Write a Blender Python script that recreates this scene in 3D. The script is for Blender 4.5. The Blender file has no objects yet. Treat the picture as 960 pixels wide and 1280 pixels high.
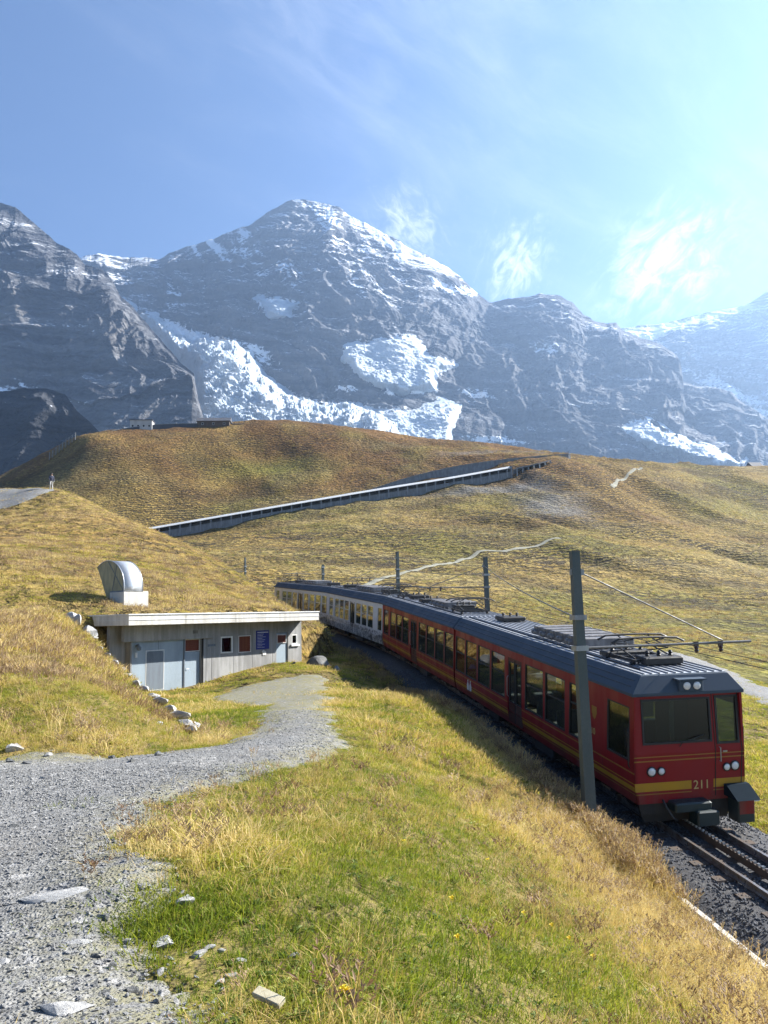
import bpy, bmesh, math, random
import numpy as np
from mathutils import Matrix, Vector

# ------------------------------------------------------------------ camera, sky, sun, exposure
scene = bpy.context.scene
COL = scene.collection
R = math.radians
F_PX, PITCH, ROLL = 961.0, math.atan2(130.0, 961.0), R(-1.4)

cam_data = bpy.data.cameras.new('camera')
cam_data.sensor_width = 36.0
cam_data.lens = 36.0 * F_PX / 1280.0
cam_data.clip_start = 0.05
cam_data.clip_end = 30000.0
camera = bpy.data.objects.new('camera', cam_data)
COL.objects.link(camera)
CAM_M = Matrix.Rotation(R(90) + PITCH, 4, 'X') @ Matrix.Rotation(ROLL, 4, 'Z')
camera.matrix_world = CAM_M
scene.camera = camera

SUN_AZ, SUN_EL = R(69.0), R(34.5)          # azimuth to the right of the view, elevation
SUN_DIR = Vector((math.sin(SUN_AZ) * math.cos(SUN_EL), math.cos(SUN_AZ) * math.cos(SUN_EL), math.sin(SUN_EL)))

world = bpy.data.worlds.new('World')
scene.world = world
world.use_nodes = True
wt = world.node_tree
wt.nodes.clear()


def wn(kind, **kw):
    n = wt.nodes.new(kind)
    for k, v in kw.items():
        setattr(n, k, v)
    return n


w_out = wn('ShaderNodeOutputWorld')
w_bg = wn('ShaderNodeBackground')
w_sky = wn('ShaderNodeTexSky', sky_type='NISHITA', sun_disc=False)
w_sky.sun_elevation = SUN_EL
w_sky.sun_rotation = SUN_AZ
w_sky.altitude = 2100.0
w_sky.air_density = 1.0
w_sky.dust_density = 0.0
w_sky.ozone_density = 5.5
w_bg.inputs['Strength'].default_value = 0.05
wt.links.new(w_bg.outputs[0], w_out.inputs[0])


def pix_dir(px, py):
    d = CAM_M.to_3x3() @ Vector(((px - 480.0) / F_PX, (640.0 - py) / F_PX, -1.0))
    return d


def cloud_layer(prev, px, py, rad, stretch, angle, seed, lo, hi, amount, feather=0.0):
    """A wisp of cloud in the sky dome around one direction."""
    d = pix_dir(px, py).normalized()
    tc = wn('ShaderNodeTexCoord')
    east = Vector((0, 0, 1)).cross(d).normalized() * -1
    up = d.cross(east).normalized() * -1
    if up.z < 0:
        up = -up
    ax = (east * math.cos(angle) + up * math.sin(angle))
    ay = (up * math.cos(angle) - east * math.sin(angle))

    def dot(v):
        n = wn('ShaderNodeVectorMath', operation='DOT_PRODUCT')
        wt.links.new(tc.outputs['Generated'], n.inputs[0])
        n.inputs[1].default_value = v
        return n.outputs['Value']

    comb = wn('ShaderNodeCombineXYZ')
    wt.links.new(dot(ax / (rad * stretch)), comb.inputs[0])
    wt.links.new(dot(ay / rad), comb.inputs[1])
    ln = wn('ShaderNodeVectorMath', operation='LENGTH')
    wt.links.new(comb.outputs[0], ln.inputs[0])
    fall = wn('ShaderNodeMapRange', interpolation_type='SMOOTHSTEP')
    fall.inputs['From Min'].default_value = 1.0
    fall.inputs['From Max'].default_value = 0.0
    wt.links.new(ln.outputs['Value'], fall.inputs['Value'])
    nz = wn('ShaderNodeTexNoise', noise_dimensions='4D')
    nz.inputs['W'].default_value = seed
    nz.inputs['Scale'].default_value = 3.1
    nz.inputs['Detail'].default_value = 9.0
    nz.inputs['Roughness'].default_value = 0.68
    nz.inputs['Distortion'].default_value = 1.5
    strk = wn('ShaderNodeVectorMath', operation='MULTIPLY')
    wt.links.new(comb.outputs[0], strk.inputs[0])
    strk.inputs[1].default_value = (0.95, 1.45, 1.0)
    wt.links.new(strk.outputs[0], nz.inputs['Vector'])
    add = wn('ShaderNodeMath', operation='MULTIPLY_ADD')
    wt.links.new(fall.outputs[0], add.inputs[0])
    add.inputs[1].default_value = 0.16
    wt.links.new(nz.outputs[0], add.inputs[2])
    mr = wn('ShaderNodeMapRange', interpolation_type='SMOOTHSTEP')
    mr.inputs['From Min'].default_value = lo
    mr.inputs['From Max'].default_value = hi
    wt.links.new(add.outputs[0], mr.inputs['Value'])
    m2 = wn('ShaderNodeMath', operation='MULTIPLY')
    wt.links.new(mr.outputs[0], m2.inputs[0])
    wt.links.new(fall.outputs[0], m2.inputs[1])
    m3 = wn('ShaderNodeMath', operation='MULTIPLY')
    wt.links.new(m2.outputs[0], m3.inputs[0])
    m3.inputs[1].default_value = amount
    mix = wn('ShaderNodeMix', data_type='RGBA')
    wt.links.new(m3.outputs[0], mix.inputs['Factor'])
    wt.links.new(prev, mix.inputs['A'])
    mix.inputs['B'].default_value = (7.5, 7.8, 8.2, 1)
    return mix.outputs['Result']


sky_out = w_sky.outputs[0]
sky_out = cloud_layer(sky_out, 828, 335, 0.105, 1.35, R(38), 1.3, 0.48, 0.82, 0.95)
sky_out = cloud_layer(sky_out, 643, 330, 0.075, 1.3, R(65), 4.1, 0.52, 0.82, 0.7)
sky_out = cloud_layer(sky_out, 508, 283, 0.075, 1.2, R(-50), 7.7, 0.52, 0.84, 0.6)
sky_out = cloud_layer(sky_out, 700, 130, 0.60, 1.6, R(-35), 2.9, 0.52, 0.95, 0.16)
sky_out = cloud_layer(sky_out, 470, 20, 0.30, 1.8, R(-40), 9.2, 0.52, 0.95, 0.16)
wt.links.new(sky_out, w_bg.inputs['Color'])

sun_data = bpy.data.lights.new('sun', 'SUN')
sun_data.energy = 5.0
sun_data.angle = R(0.53)
sun_data.color = (1.0, 0.955, 0.88)
sun = bpy.data.objects.new('sun', sun_data)
COL.objects.link(sun)
sun.rotation_euler = SUN_DIR.to_track_quat('Z', 'Y').to_euler()

scene.view_settings.view_transform = 'Standard'
scene.view_settings.look = 'None'
scene.view_settings.exposure = 1.98
scene.view_settings.gamma = 1.0
scene.view_settings.use_curve_mapping = False
scene.render.engine = 'CYCLES'
scene.cycles.use_denoising = True
try:
    scene.cycles.denoiser = 'OPENIMAGEDENOISE'
except Exception:
    pass
HAZE_DENSITY = 9.0e-5
scene.cycles.max_bounces = 7
scene.cycles.diffuse_bounces = 3
scene.cycles.glossy_bounces = 3
scene.cycles.transmission_bounces = 4
scene.cycles.transparent_max_bounces = 12
scene.cycles.volume_bounces = 0
scene.cycles.sample_clamp_indirect = 6.0

# ------------------------------------------------------------------ helpers
rnd = random.Random(7)
nrs = np.random.RandomState(11)
CM3 = np.array(CAM_M.to_3x3())


def at(px, py, Y):
    """Point on the photograph's ray through (px, py) at world depth Y."""
    d = pix_dir(px, py)
    return d * (Y / d.y)


def at_np(px, py, Y):
    px, py, Y = np.broadcast_arrays(np.asarray(px, float), np.asarray(py, float), np.asarray(Y, float))
    d = np.stack([(px - 480.0) / F_PX, (640.0 - py) / F_PX, -np.ones_like(px)], -1) @ CM3.T
    return d * (Y / d[..., 1])[..., None]


def project(P):
    q = np.asarray(P, float) @ CM3
    w = -q[..., 2]
    w = np.where(np.abs(w) < 1e-6, 1e-6, w)
    return 480.0 + F_PX * q[..., 0] / w, 640.0 - F_PX * q[..., 1] / w, w


def _hash(ix, iy, iz):
    h = (ix.astype(np.int64) * 374761393 + iy.astype(np.int64) * 668265263 + iz.astype(np.int64) * 2147483647) & 0xFFFFFFFF
    h = ((h ^ (h >> 13)) * 1274126177) & 0xFFFFFFFF
    h = ((h ^ (h >> 16)) * 2246822519) & 0xFFFFFFFF
    h = h ^ (h >> 15)
    return (h & 0xFFFFFF).astype(np.float64) / float(0xFFFFFF) * 2.0 - 1.0


def vnoise(x, y, z=0.0):
    x, y, z = np.broadcast_arrays(np.asarray(x, float), np.asarray(y, float), np.asarray(z, float))
    x0, y0, z0 = np.floor(x), np.floor(y), np.floor(z)
    fx, fy, fz = x - x0, y - y0, z - z0
    ux, uy, uz = [f * f * f * (f * (f * 6 - 15) + 10) for f in (fx, fy, fz)]
    r = 0.0
    for dx in (0, 1):
        wx = ux if dx else 1 - ux
        for dy in (0, 1):
            wy = uy if dy else 1 - uy
            for dz in (0, 1):
                wz = uz if dz else 1 - uz
                r = r + wx * wy * wz * _hash(x0 + dx, y0 + dy, z0 + dz)
    return r


def fbm(x, y, z=0.0, octaves=5, gain=0.5, lac=2.07):
    a, s, t = 1.0, 0.0, 0.0
    x, y, z = np.asarray(x, float), np.asarray(y, float), np.asarray(z, float)
    for i in range(octaves):
        s = s + a * vnoise(x + i * 17.3, y - i * 9.1, z + i * 5.7)
        t += a
        a *= gain
        x, y, z = x * lac, y * lac, z * lac
    return s / t


def ridged(x, y, z=0.0, octaves=5, gain=0.5, lac=2.07):
    a, s, t = 1.0, 0.0, 0.0
    x, y, z = np.asarray(x, float), np.asarray(y, float), np.asarray(z, float)
    for i in range(octaves):
        s = s + a * (1.0 - 2.0 * np.abs(vnoise(x + i * 31.7, y + i * 11.9, z - i * 7.3)))
        t += a
        a *= gain
        x, y, z = x * lac, y * lac, z * lac
    return s / t


def sstep(a, b, x):
    t = np.clip((np.asarray(x, float) - a) / (b - a), 0, 1)
    return t * t * (3 - 2 * t)


def poly_sd(x, y, poly):
    """Signed distance to a polygon, positive inside."""
    x, y = np.asarray(x, float), np.asarray(y, float)
    best = np.full(x.shape, 1e18)
    inside = np.zeros(x.shape, bool)
    n = len(poly)
    for i in range(n):
        ax, ay = poly[i]
        bx, by = poly[(i + 1) % n]
        ex, ey = bx - ax, by - ay
        t = np.clip(((x - ax) * ex + (y - ay) * ey) / (ex * ex + ey * ey + 1e-12), 0, 1)
        d = (x - ax - t * ex) ** 2 + (y - ay - t * ey) ** 2
        best = np.minimum(best, d)
        if ey != 0:
            c = ((ay > y) != (by > y)) & (x < ex * (y - ay) / ey + ax)
            inside ^= c
    d = np.sqrt(best)
    return np.where(inside, d, -d)


def mesh_np(name, V, Fq, smooth=True):
    """Mesh from arrays: V (n,3), Fq (m,4) or (m,3)."""
    me = bpy.data.meshes.new(name)
    V = np.ascontiguousarray(V, np.float32)
    Fq = np.ascontiguousarray(Fq, np.int32)
    k = Fq.shape[1]
    me.vertices.add(len(V))
    me.vertices.foreach_set('co', V.ravel())
    me.loops.add(Fq.size)
    me.loops.foreach_set('vertex_index', Fq.ravel())
    me.polygons.add(len(Fq))
    me.polygons.foreach_set('loop_start', np.arange(0, Fq.size, k, dtype=np.int32))
    me.polygons.foreach_set('loop_total', np.full(len(Fq), k, np.int32))
    me.polygons.foreach_set('use_smooth', np.full(len(Fq), smooth, bool))
    me.update(calc_edges=True)
    return me


def grid_faces(nr, nc):
    i = np.arange(nr * nc).reshape(nr, nc)
    return np.stack([i[:-1, :-1], i[:-1, 1:], i[1:, 1:], i[1:, :-1]], -1).reshape(-1, 4)


def attr(me, name, vals, kind='FLOAT'):
    a = me.attributes.new(name, kind, 'POINT')
    if kind == 'FLOAT':
        a.data.foreach_set('value', np.ascontiguousarray(vals, np.float32).ravel())
    elif kind == 'FLOAT_VECTOR':
        a.data.foreach_set('vector', np.ascontiguousarray(vals, np.float32).ravel())
    elif kind == 'INT':
        a.data.foreach_set('value', np.ascontiguousarray(vals, np.int32).ravel())
    elif kind == 'FLOAT_COLOR':
        v = np.ones((len(vals), 4), np.float32)
        v[:, :3] = vals
        a.data.foreach_set('color', v.ravel())


def tag(o, label=None, cat=None, group=None, kind=None):
    for k, v in (('label', label), ('category', cat), ('group', group), ('kind', kind)):
        if v:
            o[k] = v
    return o


def link(name, me, mat=None, parent=None, loc=None, rot=None, scale=None):
    o = bpy.data.objects.new(name, me)
    COL.objects.link(o)
    if mat is not None and me is not None and hasattr(me, 'materials') and len(me.materials) == 0:
        me.materials.append(mat)
    if parent is not None:
        o.parent = parent
    if loc is not None:
        o.location = loc
    if rot is not None:
        o.rotation_euler = rot
    if scale is not None:
        o.scale = scale
    return o


def thing(name, label, cat, group=None, matrix=None, loc=None):
    o = bpy.data.objects.new(name, None)
    COL.objects.link(o)
    o.empty_display_size = 0.3
    if matrix is not None:
        o.matrix_world = matrix
    if loc is not None:
        o.location = loc
    return tag(o, label, cat, group)


class MB:
    """Collects simple solids into one mesh."""

    def __init__(self):
        self.v, self.f = [], []

    def add(self, vs, fs):
        b = len(self.v)
        self.v += [tuple(p) for p in vs]
        self.f += [tuple(b + i for i in f) for f in fs]
        return self

    def box(self, x0, x1, y0, y1, z0, z1):
        v = [(x, y, z) for z in (z0, z1) for y in (y0, y1) for x in (x0, x1)]
        f = [(0, 2, 3, 1), (4, 5, 7, 6), (0, 1, 5, 4), (2, 6, 7, 3), (0, 4, 6, 2), (1, 3, 7, 5)]
        return self.add(v, f)

    def cbox(self, x0, x1, y0, y1, z0, z1, c):
        """Box with chamfered vertical and top edges."""
        pl = [(x0 + c, y0), (x1 - c, y0), (x1, y0 + c), (x1, y1 - c), (x1 - c, y1), (x0 + c, y1), (x0, y1 - c), (x0, y0 + c)]
        pt = [(x0 + 2 * c, y0 + c), (x1 - 2 * c, y0 + c), (x1 - c, y0 + 2 * c), (x1 - c, y1 - 2 * c), (x1 - 2 * c, y1 - c), (x0 + 2 * c, y1 - c), (x0 + c, y1 - 2 * c), (x0 + c, y0 + 2 * c)]
        v = [(a, b, z0) for a, b in pl] + [(a, b, z1 - c) for a, b in pl] + [(a, b, z1) for a, b in pt]
        f = [tuple(reversed(range(8))), tuple(range(16, 24))]
        for r in (0, 8):
            for i in range(8):
                j = (i + 1) % 8
                f.append((r + i, r + j, r + 8 + j, r + 8 + i))
        return self.add(v, f)

    def prism(self, poly, axis, a, b):
        """Extrude a 2D polygon along an axis: axis 'x' -> poly is (y,z); 'y' -> (x,z); 'z' -> (x,y)."""
        def P(p, t):
            return (t, p[0], p[1]) if axis == 'x' else ((p[0], t, p[1]) if axis == 'y' else (p[0], p[1], t))
        n = len(poly)
        v = [P(p, a) for p in poly] + [P(p, b) for p in poly]
        f = [tuple(range(n)), tuple(range(2 * n - 1, n - 1, -1))]
        f += [(i, n + i, n + (i + 1) % n, (i + 1) % n) for i in range(n)]
        return self.add(v, f)

    def tube(self, pts, r, n=8, r2=None, cap=True):
        pts = [Vector(p) for p in pts]
        m = len(pts)
        vs, fs = [], []
        ref = None
        for i, p in enumerate(pts):
            t = (pts[min(i + 1, m - 1)] - pts[max(i - 1, 0)]).normalized()
            if ref is None:
                ref = t.orthogonal().normalized()
            ref = (ref - t * ref.dot(t)).normalized()
            b = t.cross(ref)
            rr = r if r2 is None else r + (r2 - r) * i / max(1, m - 1)
            for k in range(n):
                a = 2 * math.pi * k / n
                vs.append(p + (ref * math.cos(a) + b * math.sin(a)) * rr)
        for i in range(m - 1):
            for k in range(n):
                fs.append((i * n + k, i * n + (k + 1) % n, (i + 1) * n + (k + 1) % n, (i + 1) * n + k))
        if cap:
            fs.append(tuple(reversed(range(n))))
            fs.append(tuple((m - 1) * n + k for k in range(n)))
        return self.add(vs, fs)

    def lathe(self, prof, c, axis=(0, 0, 1), n=20):
        ax = Vector(axis).normalized()
        u = ax.orthogonal().normalized()
        w = ax.cross(u)
        c = Vector(c)
        vs, fs = [], []
        for (r, h) in prof:
            for k in range(n):
                a = 2 * math.pi * k / n
                vs.append(c + ax * h + (u * math.cos(a) + w * math.sin(a)) * r)
        for i in range(len(prof) - 1):
            for k in range(n):
                fs.append((i * n + k, i * n + (k + 1) % n, (i + 1) * n + (k + 1) % n, (i + 1) * n + k))
        fs.append(tuple(reversed(range(n))))
        fs.append(tuple((len(prof) - 1) * n + k for k in range(n)))
        return self.add(vs, fs)

    def sweep(self, path, prof, closed=True):
        """Sweep a profile [(side, up)] along a 3D path (side = right of travel, up = z)."""
        path = [Vector(p) for p in path]
        m, n = len(path), len(prof)
        vs, fs = [], []
        for i, p in enumerate(path):
            t = (path[min(i + 1, m - 1)] - path[max(i - 1, 0)])
            s = Vector((t.y, -t.x, 0)).normalized()
            for a, b in prof:
                vs.append(p + s * a + Vector((0, 0, b)))
        kk = n if closed else n - 1
        for i in range(m - 1):
            for k in range(kk):
                fs.append((i * n + k, i * n + (k + 1) % n, (i + 1) * n + (k + 1) % n, (i + 1) * n + k))
        if closed:
            fs.append(tuple(range(n)))
            fs.append(tuple(reversed(range((m - 1) * n, m * n))))
        return self.add(vs, fs)

    def panel(self, fmap, u0, u1, w0, w1, openings, th):
        """Wall panel with real openings; fmap(u, w, d) -> point, d = depth inward."""
        us = sorted(set([u0, u1] + [q for o in openings for q in o[:2]]))
        ws = sorted(set([w0, w1] + [q for o in openings for q in o[2:4]]))

        def hole(uc, wc):
            return any(o[0] < uc < o[1] and o[2] < wc < o[3] for o in openings)
        for a, b in zip(us[:-1], us[1:]):
            for c, d in zip(ws[:-1], ws[1:]):
                if hole((a + b) / 2, (c + d) / 2):
                    continue
                self.add([fmap(a, c, 0), fmap(b, c, 0), fmap(b, d, 0), fmap(a, d, 0)], [(0, 1, 2, 3)])
                self.add([fmap(a, c, th), fmap(b, c, th), fmap(b, d, th), fmap(a, d, th)], [(3, 2, 1, 0)])
        for a, b, c, d in [o[:4] for o in openings] + [(u0, u1, w0, w1)]:
            cs = [(a, c), (b, c), (b, d), (a, d)]
            for i in range(4):
                p, q = cs[i], cs[(i + 1) % 4]
                self.add([fmap(p[0], p[1], 0), fmap(q[0], q[1], 0), fmap(q[0], q[1], th), fmap(p[0], p[1], th)], [(0, 1, 2, 3)])
        return self

    def mesh(self, name, mat=None, smooth=False):
        me = bpy.data.meshes.new(name)
        me.from_pydata(self.v, [], self.f)
        me.validate()
        if smooth:
            me.polygons.foreach_set('use_smooth', [True] * len(me.polygons))
        me.update()
        if mat is not None:
            me.materials.append(mat)
        return me

    def build(self, name, mat, parent=None, smooth=False, bevel=0.0, **kw):
        me = self.mesh(name, mat, smooth)
        o = link(name, me, None, parent, **kw)
        if bevel:
            fix_normals(me)
            b = o.modifiers.new('bevel', 'BEVEL')
            b.width = bevel
            b.segments = 2
            b.limit_method = 'ANGLE'
            b.angle_limit = R(40)
        return o


def fix_normals(me):
    bm = bmesh.new()
    bm.from_mesh(me)
    bmesh.ops.remove_doubles(bm, verts=bm.verts, dist=1e-5)
    bmesh.ops.recalc_face_normals(bm, faces=bm.faces)
    bm.to_mesh(me)
    bm.free()


# ------------------------------------------------------------------ material helpers
class NT:
    def __init__(self, name):
        self.m = bpy.data.materials.new(name)
        self.m.use_nodes = True
        self.t = self.m.node_tree
        self.t.nodes.clear()
        self.out = self.t.nodes.new('ShaderNodeOutputMaterial')

    def n(self, kind, ins=None, **props):
        nd = self.t.nodes.new(kind)
        for k, v in props.items():
            setattr(nd, k, v)
        for k, v in (ins or {}).items():
            self.set(nd, k, v)
        return nd

    def set(self, nd, k, v):
        s = nd.inputs[k]
        if hasattr(v, 'is_output') or isinstance(v, bpy.types.NodeSocket):
            self.t.links.new(v, s)
        elif isinstance(v, bpy.types.Node):
            self.t.links.new(v.outputs[0], s)
        else:
            if isinstance(v, (tuple, list)) and len(v) == 3 and s.type == 'RGBA':
                v = (*v, 1)
            s.default_value = v

    def pos(self):
        return self.n('ShaderNodeNewGeometry').outputs['Position']

    def obj(self):
        return self.n('ShaderNodeTexCoord').outputs['Object']

    def noise(self, vec, scale, detail=4, rough=0.55, dist=0.0):
        return self.n('ShaderNodeTexNoise', {'Vector': vec, 'Scale': scale, 'Detail': detail, 'Roughness': rough, 'Distortion': dist}).outputs[0]

    def scale(self, vec, s):
        return self.n('ShaderNodeVectorMath', {0: vec, 1: s}, operation='MULTIPLY').outputs[0]

    def mr(self, v, a, b, c=0.0, d=1.0, smooth=True):
        return self.n('ShaderNodeMapRange', {'Value': v, 'From Min': a, 'From Max': b, 'To Min': c, 'To Max': d},
                      interpolation_type='SMOOTHSTEP' if smooth else 'LINEAR').outputs[0]

    def math(self, op, a, b=0.0, c=0.0):
        return self.n('ShaderNodeMath', {0: a, 1: b, 2: c}, operation=op).outputs[0]

    def mix(self, f, a, b, mode='MIX'):
        nd = self.n('ShaderNodeMix', data_type='RGBA', blend_type=mode)
        self.set(nd, 'Factor', f)
        self.set(nd, 'A', a)
        self.set(nd, 'B', b)
        return nd.outputs['Result']

    def attr(self, name, kind='GEOMETRY', out='Fac'):
        return self.n('ShaderNodeAttribute', attribute_name=name, attribute_type=kind).outputs[out]

    def bump(self, h, strength, dist, normal=None):
        nd = self.n('ShaderNodeBump', {'Height': h, 'Strength': strength, 'Distance': dist})
        if normal is not None:
            self.set(nd, 'Normal', normal)
        return nd.outputs[0]

    def bsdf(self, col, rough=0.8, metal=0.0, normal=None, spec=0.5, **extra):
        nd = self.n('ShaderNodeBsdfPrincipled', {'Base Color': col, 'Roughness': rough, 'Metallic': metal, 'Specular IOR Level': spec})
        if normal is not None:
            self.set(nd, 'Normal', normal)
        for k, v in extra.items():
            self.set(nd, k.replace('_', ' '), v)
        self.t.links.new(nd.outputs[0], self.out.inputs[0])
        return nd


def worn(name, c1, c2, rough=0.5, scale=3.0, metal=0.0, bump=0.02, streak=1.0, spec=0.5):
    """Painted or plain surface with mild dirt streaks and uneven gloss."""
    k = NT(name)
    p = k.obj()
    a = k.noise(k.scale(p, (1, 1, 0.25 if streak else 1)), scale, 6, 0.6)
    b = k.noise(p, scale * 14, 3, 0.6)
    f = k.mr(k.math('MULTIPLY_ADD', b, 0.3, a), 0.5, 0.85)
    col = k.mix(f, c1, c2)
    rr = k.mr(a, 0.3, 0.7, max(0.02, rough - 0.1), min(1, rough + 0.15))
    k.bsdf(col, rr, metal, k.bump(b, 0.3, bump * 0.1), spec)
    return k.m

# ------------------------------------------------------------------ railway alignment (measured off the train's left gutter)
CAR_L, GUT_Z, HALF_W = 13.8, 2.86, 1.33
gut_px = [(791, 871), (567.5, 786), (478, 754.5), (409, 741.6), (343, 733.6)]
gut = [at(791, 871, 17.0)]
for (gx, gy) in gut_px[1:]:
    lo_, hi_ = gut[-1].y + 2, gut[-1].y + 20
    for _ in range(50):
        mid_ = (lo_ + hi_) / 2
        if (at(gx, gy, mid_) - gut[-1]).length < CAR_L:
            lo_ = mid_
        else:
            hi_ = mid_
    gut.append(at(gx, gy, lo_))
# smooth the measured heights to one steady grade
gz = np.polyval(np.polyfit([g.y for g in gut], [g.z for g in gut], 2), [g.y for g in gut])
cen = []
for i, g in enumerate(gut):
    a, b = gut[max(0, i - 1)], gut[min(len(gut) - 1, i + 1)]
    t = Vector((b.x - a.x, b.y - a.y, 0)).normalized()
    # the cars stand square to the grade, so the foot of the wall lies further back than the gutter
    cen.append(Vector((g.x, g.y, 0)) + Vector((t.y, -t.x, 0)) * HALF_W + t * 0.27 + Vector((0, 0, float(gz[i]) - GUT_Z + 0.026)))
t0 = (cen[0] - cen[1]).normalized()


def turn(v, deg):
    c, s = math.cos(R(deg)), math.sin(R(deg))
    return Vector((v.x * c - v.y * s, v.x * s + v.y * c, v.z))


pre = []
p_, d_ = cen[0].copy(), t0.copy()
for k in range(4):
    d_ = turn(d_, -0.6)
    p_ = p_ + d_ * 9.0
    pre.append(p_.copy())
post = []
p_, d_ = cen[-1].copy(), (cen[-1] - cen[-2]).normalized()
for k in range(6):
    d_ = turn(d_, 6.5)
    p_ = p_ + d_ * 13.8
    post.append(p_.copy())
ctrl = list(reversed(pre)) + cen + post


def catmull(pts, step):
    out = []
    for i in range(1, len(pts) - 2):
        a, b, c, d = pts[i - 1], pts[i], pts[i + 1], pts[i + 2]
        n = max(2, int((c - b).length / step))
        for k in range(n):
            t = k / n
            out.append(0.5 * ((2 * b) + (c - a) * t + (2 * a - 5 * b + 4 * c - d) * t * t + (3 * b - a - 3 * c + d) * t ** 3))
    out.append(pts[-2].copy())
    return out


track = catmull(ctrl, 0.46)
TRK = np.array([tuple(p) for p in track])


def near_track(x, y):
    """Horizontal distance to the track centre line, its rail height there and the side (+ right)."""
    x, y = np.asarray(x, float).ravel(), np.asarray(y, float).ravel()
    A, B = TRK[:-1:2], TRK[1::2]
    m = min(len(A), len(B))
    A, B = TRK[:-2:2], TRK[2::2]
    m = min(len(A), len(B))
    A, B = A[:m], B[:m]
    best = np.full(x.shape, 1e9)
    zz = np.zeros(x.shape)
    side = np.zeros(x.shape)
    for a, b in zip(A, B):
        ex, ey = b[0] - a[0], b[1] - a[1]
        l2 = ex * ex + ey * ey
        t = np.clip(((x - a[0]) * ex + (y - a[1]) * ey) / l2, 0, 1)
        dx, dy = x - a[0] - t * ex, y - a[1] - t * ey
        d = np.hypot(dx, dy)
        m_ = d < best
        best = np.where(m_, d, best)
        zz = np.where(m_, a[2] + t * (b[2] - a[2]), zz)
        side = np.where(m_, np.sign(dx * ey - dy * ex), side)
    return best, zz, side


# ------------------------------------------------------------------ terrain height function
def P3(px, py, Y):
    v = at(px, py, Y)
    return (v.x, v.y, v.z)


F_pts = [(-12, -6, -1.2), (-4, -6, -1.4), (0, -6, -1.5), (3, -6, -2.6), (-10, 0, -1.25), (-4, 0, -1.5), (0, 0, -1.62), (2.2, 0, -2.15), (5, 0, -3.6),
         (8, 0, -5.6), (-3, 5, -1.86), (-1.2, 4, -1.8), (-5, 8.2, -1.95), (-9, 9, -1.75),
         (15, 0, -6.8), (30, 0, -7.5), (15, -6, -7.0), (60, 5, -8.0),
         (14, 15, -5.6), (30, 20, -6.2), (200, 20, -8), (200, 100, 0)]
F_px = [(0, 950, 11.5), (130, 948, 12.0), (235, 930, 14.8), (190, 1090, 5.6), (300, 1280, 3.5), (480, 1280, 3.75), (700, 1280, 4.6), (960, 1280, 8.8),
        (400, 930, 13.5), (450, 900, 17.9), (500, 875, 24.7), (330, 880, 23.7), (415, 840, 35), (560, 922, 20.0), (600, 965, 16.6), (680, 1014, 15.2),
        (750, 1056, 14.6), (800, 1096, 13.9), (300, 1000, 8.6), (480, 1000, 9.6), (600, 1100, 7.8), (760, 1150, 9.0),
        (185, 866, 31.2), (251, 861, 33), (377, 828, 39.5), (950, 950, 25), (940, 1010, 19.9), (870, 840, 59.6), (960, 880, 39.7), (830, 812, 77),
        (700, 780, 110), (900, 780, 110), (950, 750, 150), (600, 740, 130), (400, 715, 140), (250, 690, 150), (500, 690, 180), (700, 700, 180), (900, 700, 200),
        (960, 640, 300), (800, 640, 270), (650, 650, 235), (450, 655, 235), (300, 672, 235), (206, 671, 268), (330, 650, 272), (460, 626, 278), (560, 610, 283), (640, 597, 288), (700, 578, 300),
        (300, 600, 310), (450, 580, 320), (150, 600, 300), (600, 580, 305),
        (72, 573, 326), (50, 594, 319), (100, 551, 331), (200, 540, 345), (330, 533, 350), (450, 540, 355), (560, 556, 350), (650, 566, 345), (720, 571, 345), (800, 585, 400), (870, 589, 440),
        (960, 591, 480), (1150, 600, 500), (1150, 720, 220), (1150, 840, 70), (-60, 640, 298), (-200, 680, 285), (-450, 700, 280), (22, 613, 313)]
F_px += [(q[0], q[1] + 14, q[2] + 60) for q in F_px if q[1] < 595 and q[2] >= 330]
F_pts += [P3(*q) for q in F_px]
F_pts += [(x, 620, 45) for x in (-500, -250, 0, 250, 550)] + [(x, 1000, -40) for x in (-700, -300, 0, 300, 700)]
F_pts += [(-60, 180, 15), (-120, 200, 28), (-300, 200, 50), (300, 250, 30), (500, 300, 60)]
# beside the line the ground lies a little below the rails
for p in track[::14]:
    if 14 < p.y:
        for sgn in ((-1, 1) if p.y > 34 else (1,)):
            nrm = Vector((-0.2, -0.98, 0))
            F_pts.append((p.x + sgn * 3.2, p.y + 0.6 * sgn, p.z - 0.45))

for p in track[::5]:
    if 6.5 < p.y < 15.2:
        for dd_, zz_ in ((2.25, -0.12), (2.8, 0.22), (3.6, 0.68)):
            F_pts.append((p.x - dd_ * 0.98, p.y - dd_ * 0.18, p.z + zz_))

# facade frame: A = front-left corner of the roof edge
FA = at(161, 766.5, 30.0)
FB = at(398.6, 765.8, 38.8)
fu = Vector((FB.x - FA.x, FB.y - FA.y, 0))
FLEN = fu.length
fu.normalize()
fn = Vector((fu.y, -fu.x, 0))                     # outward
FTOP = (FA.z + FB.z) / 2


def fac(xl, yl, z=None):
    p = Vector((FA.x, FA.y, 0)) + fu * xl - fn * yl
    return (p.x, p.y) if z is None else (p.x, p.y, z)


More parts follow.
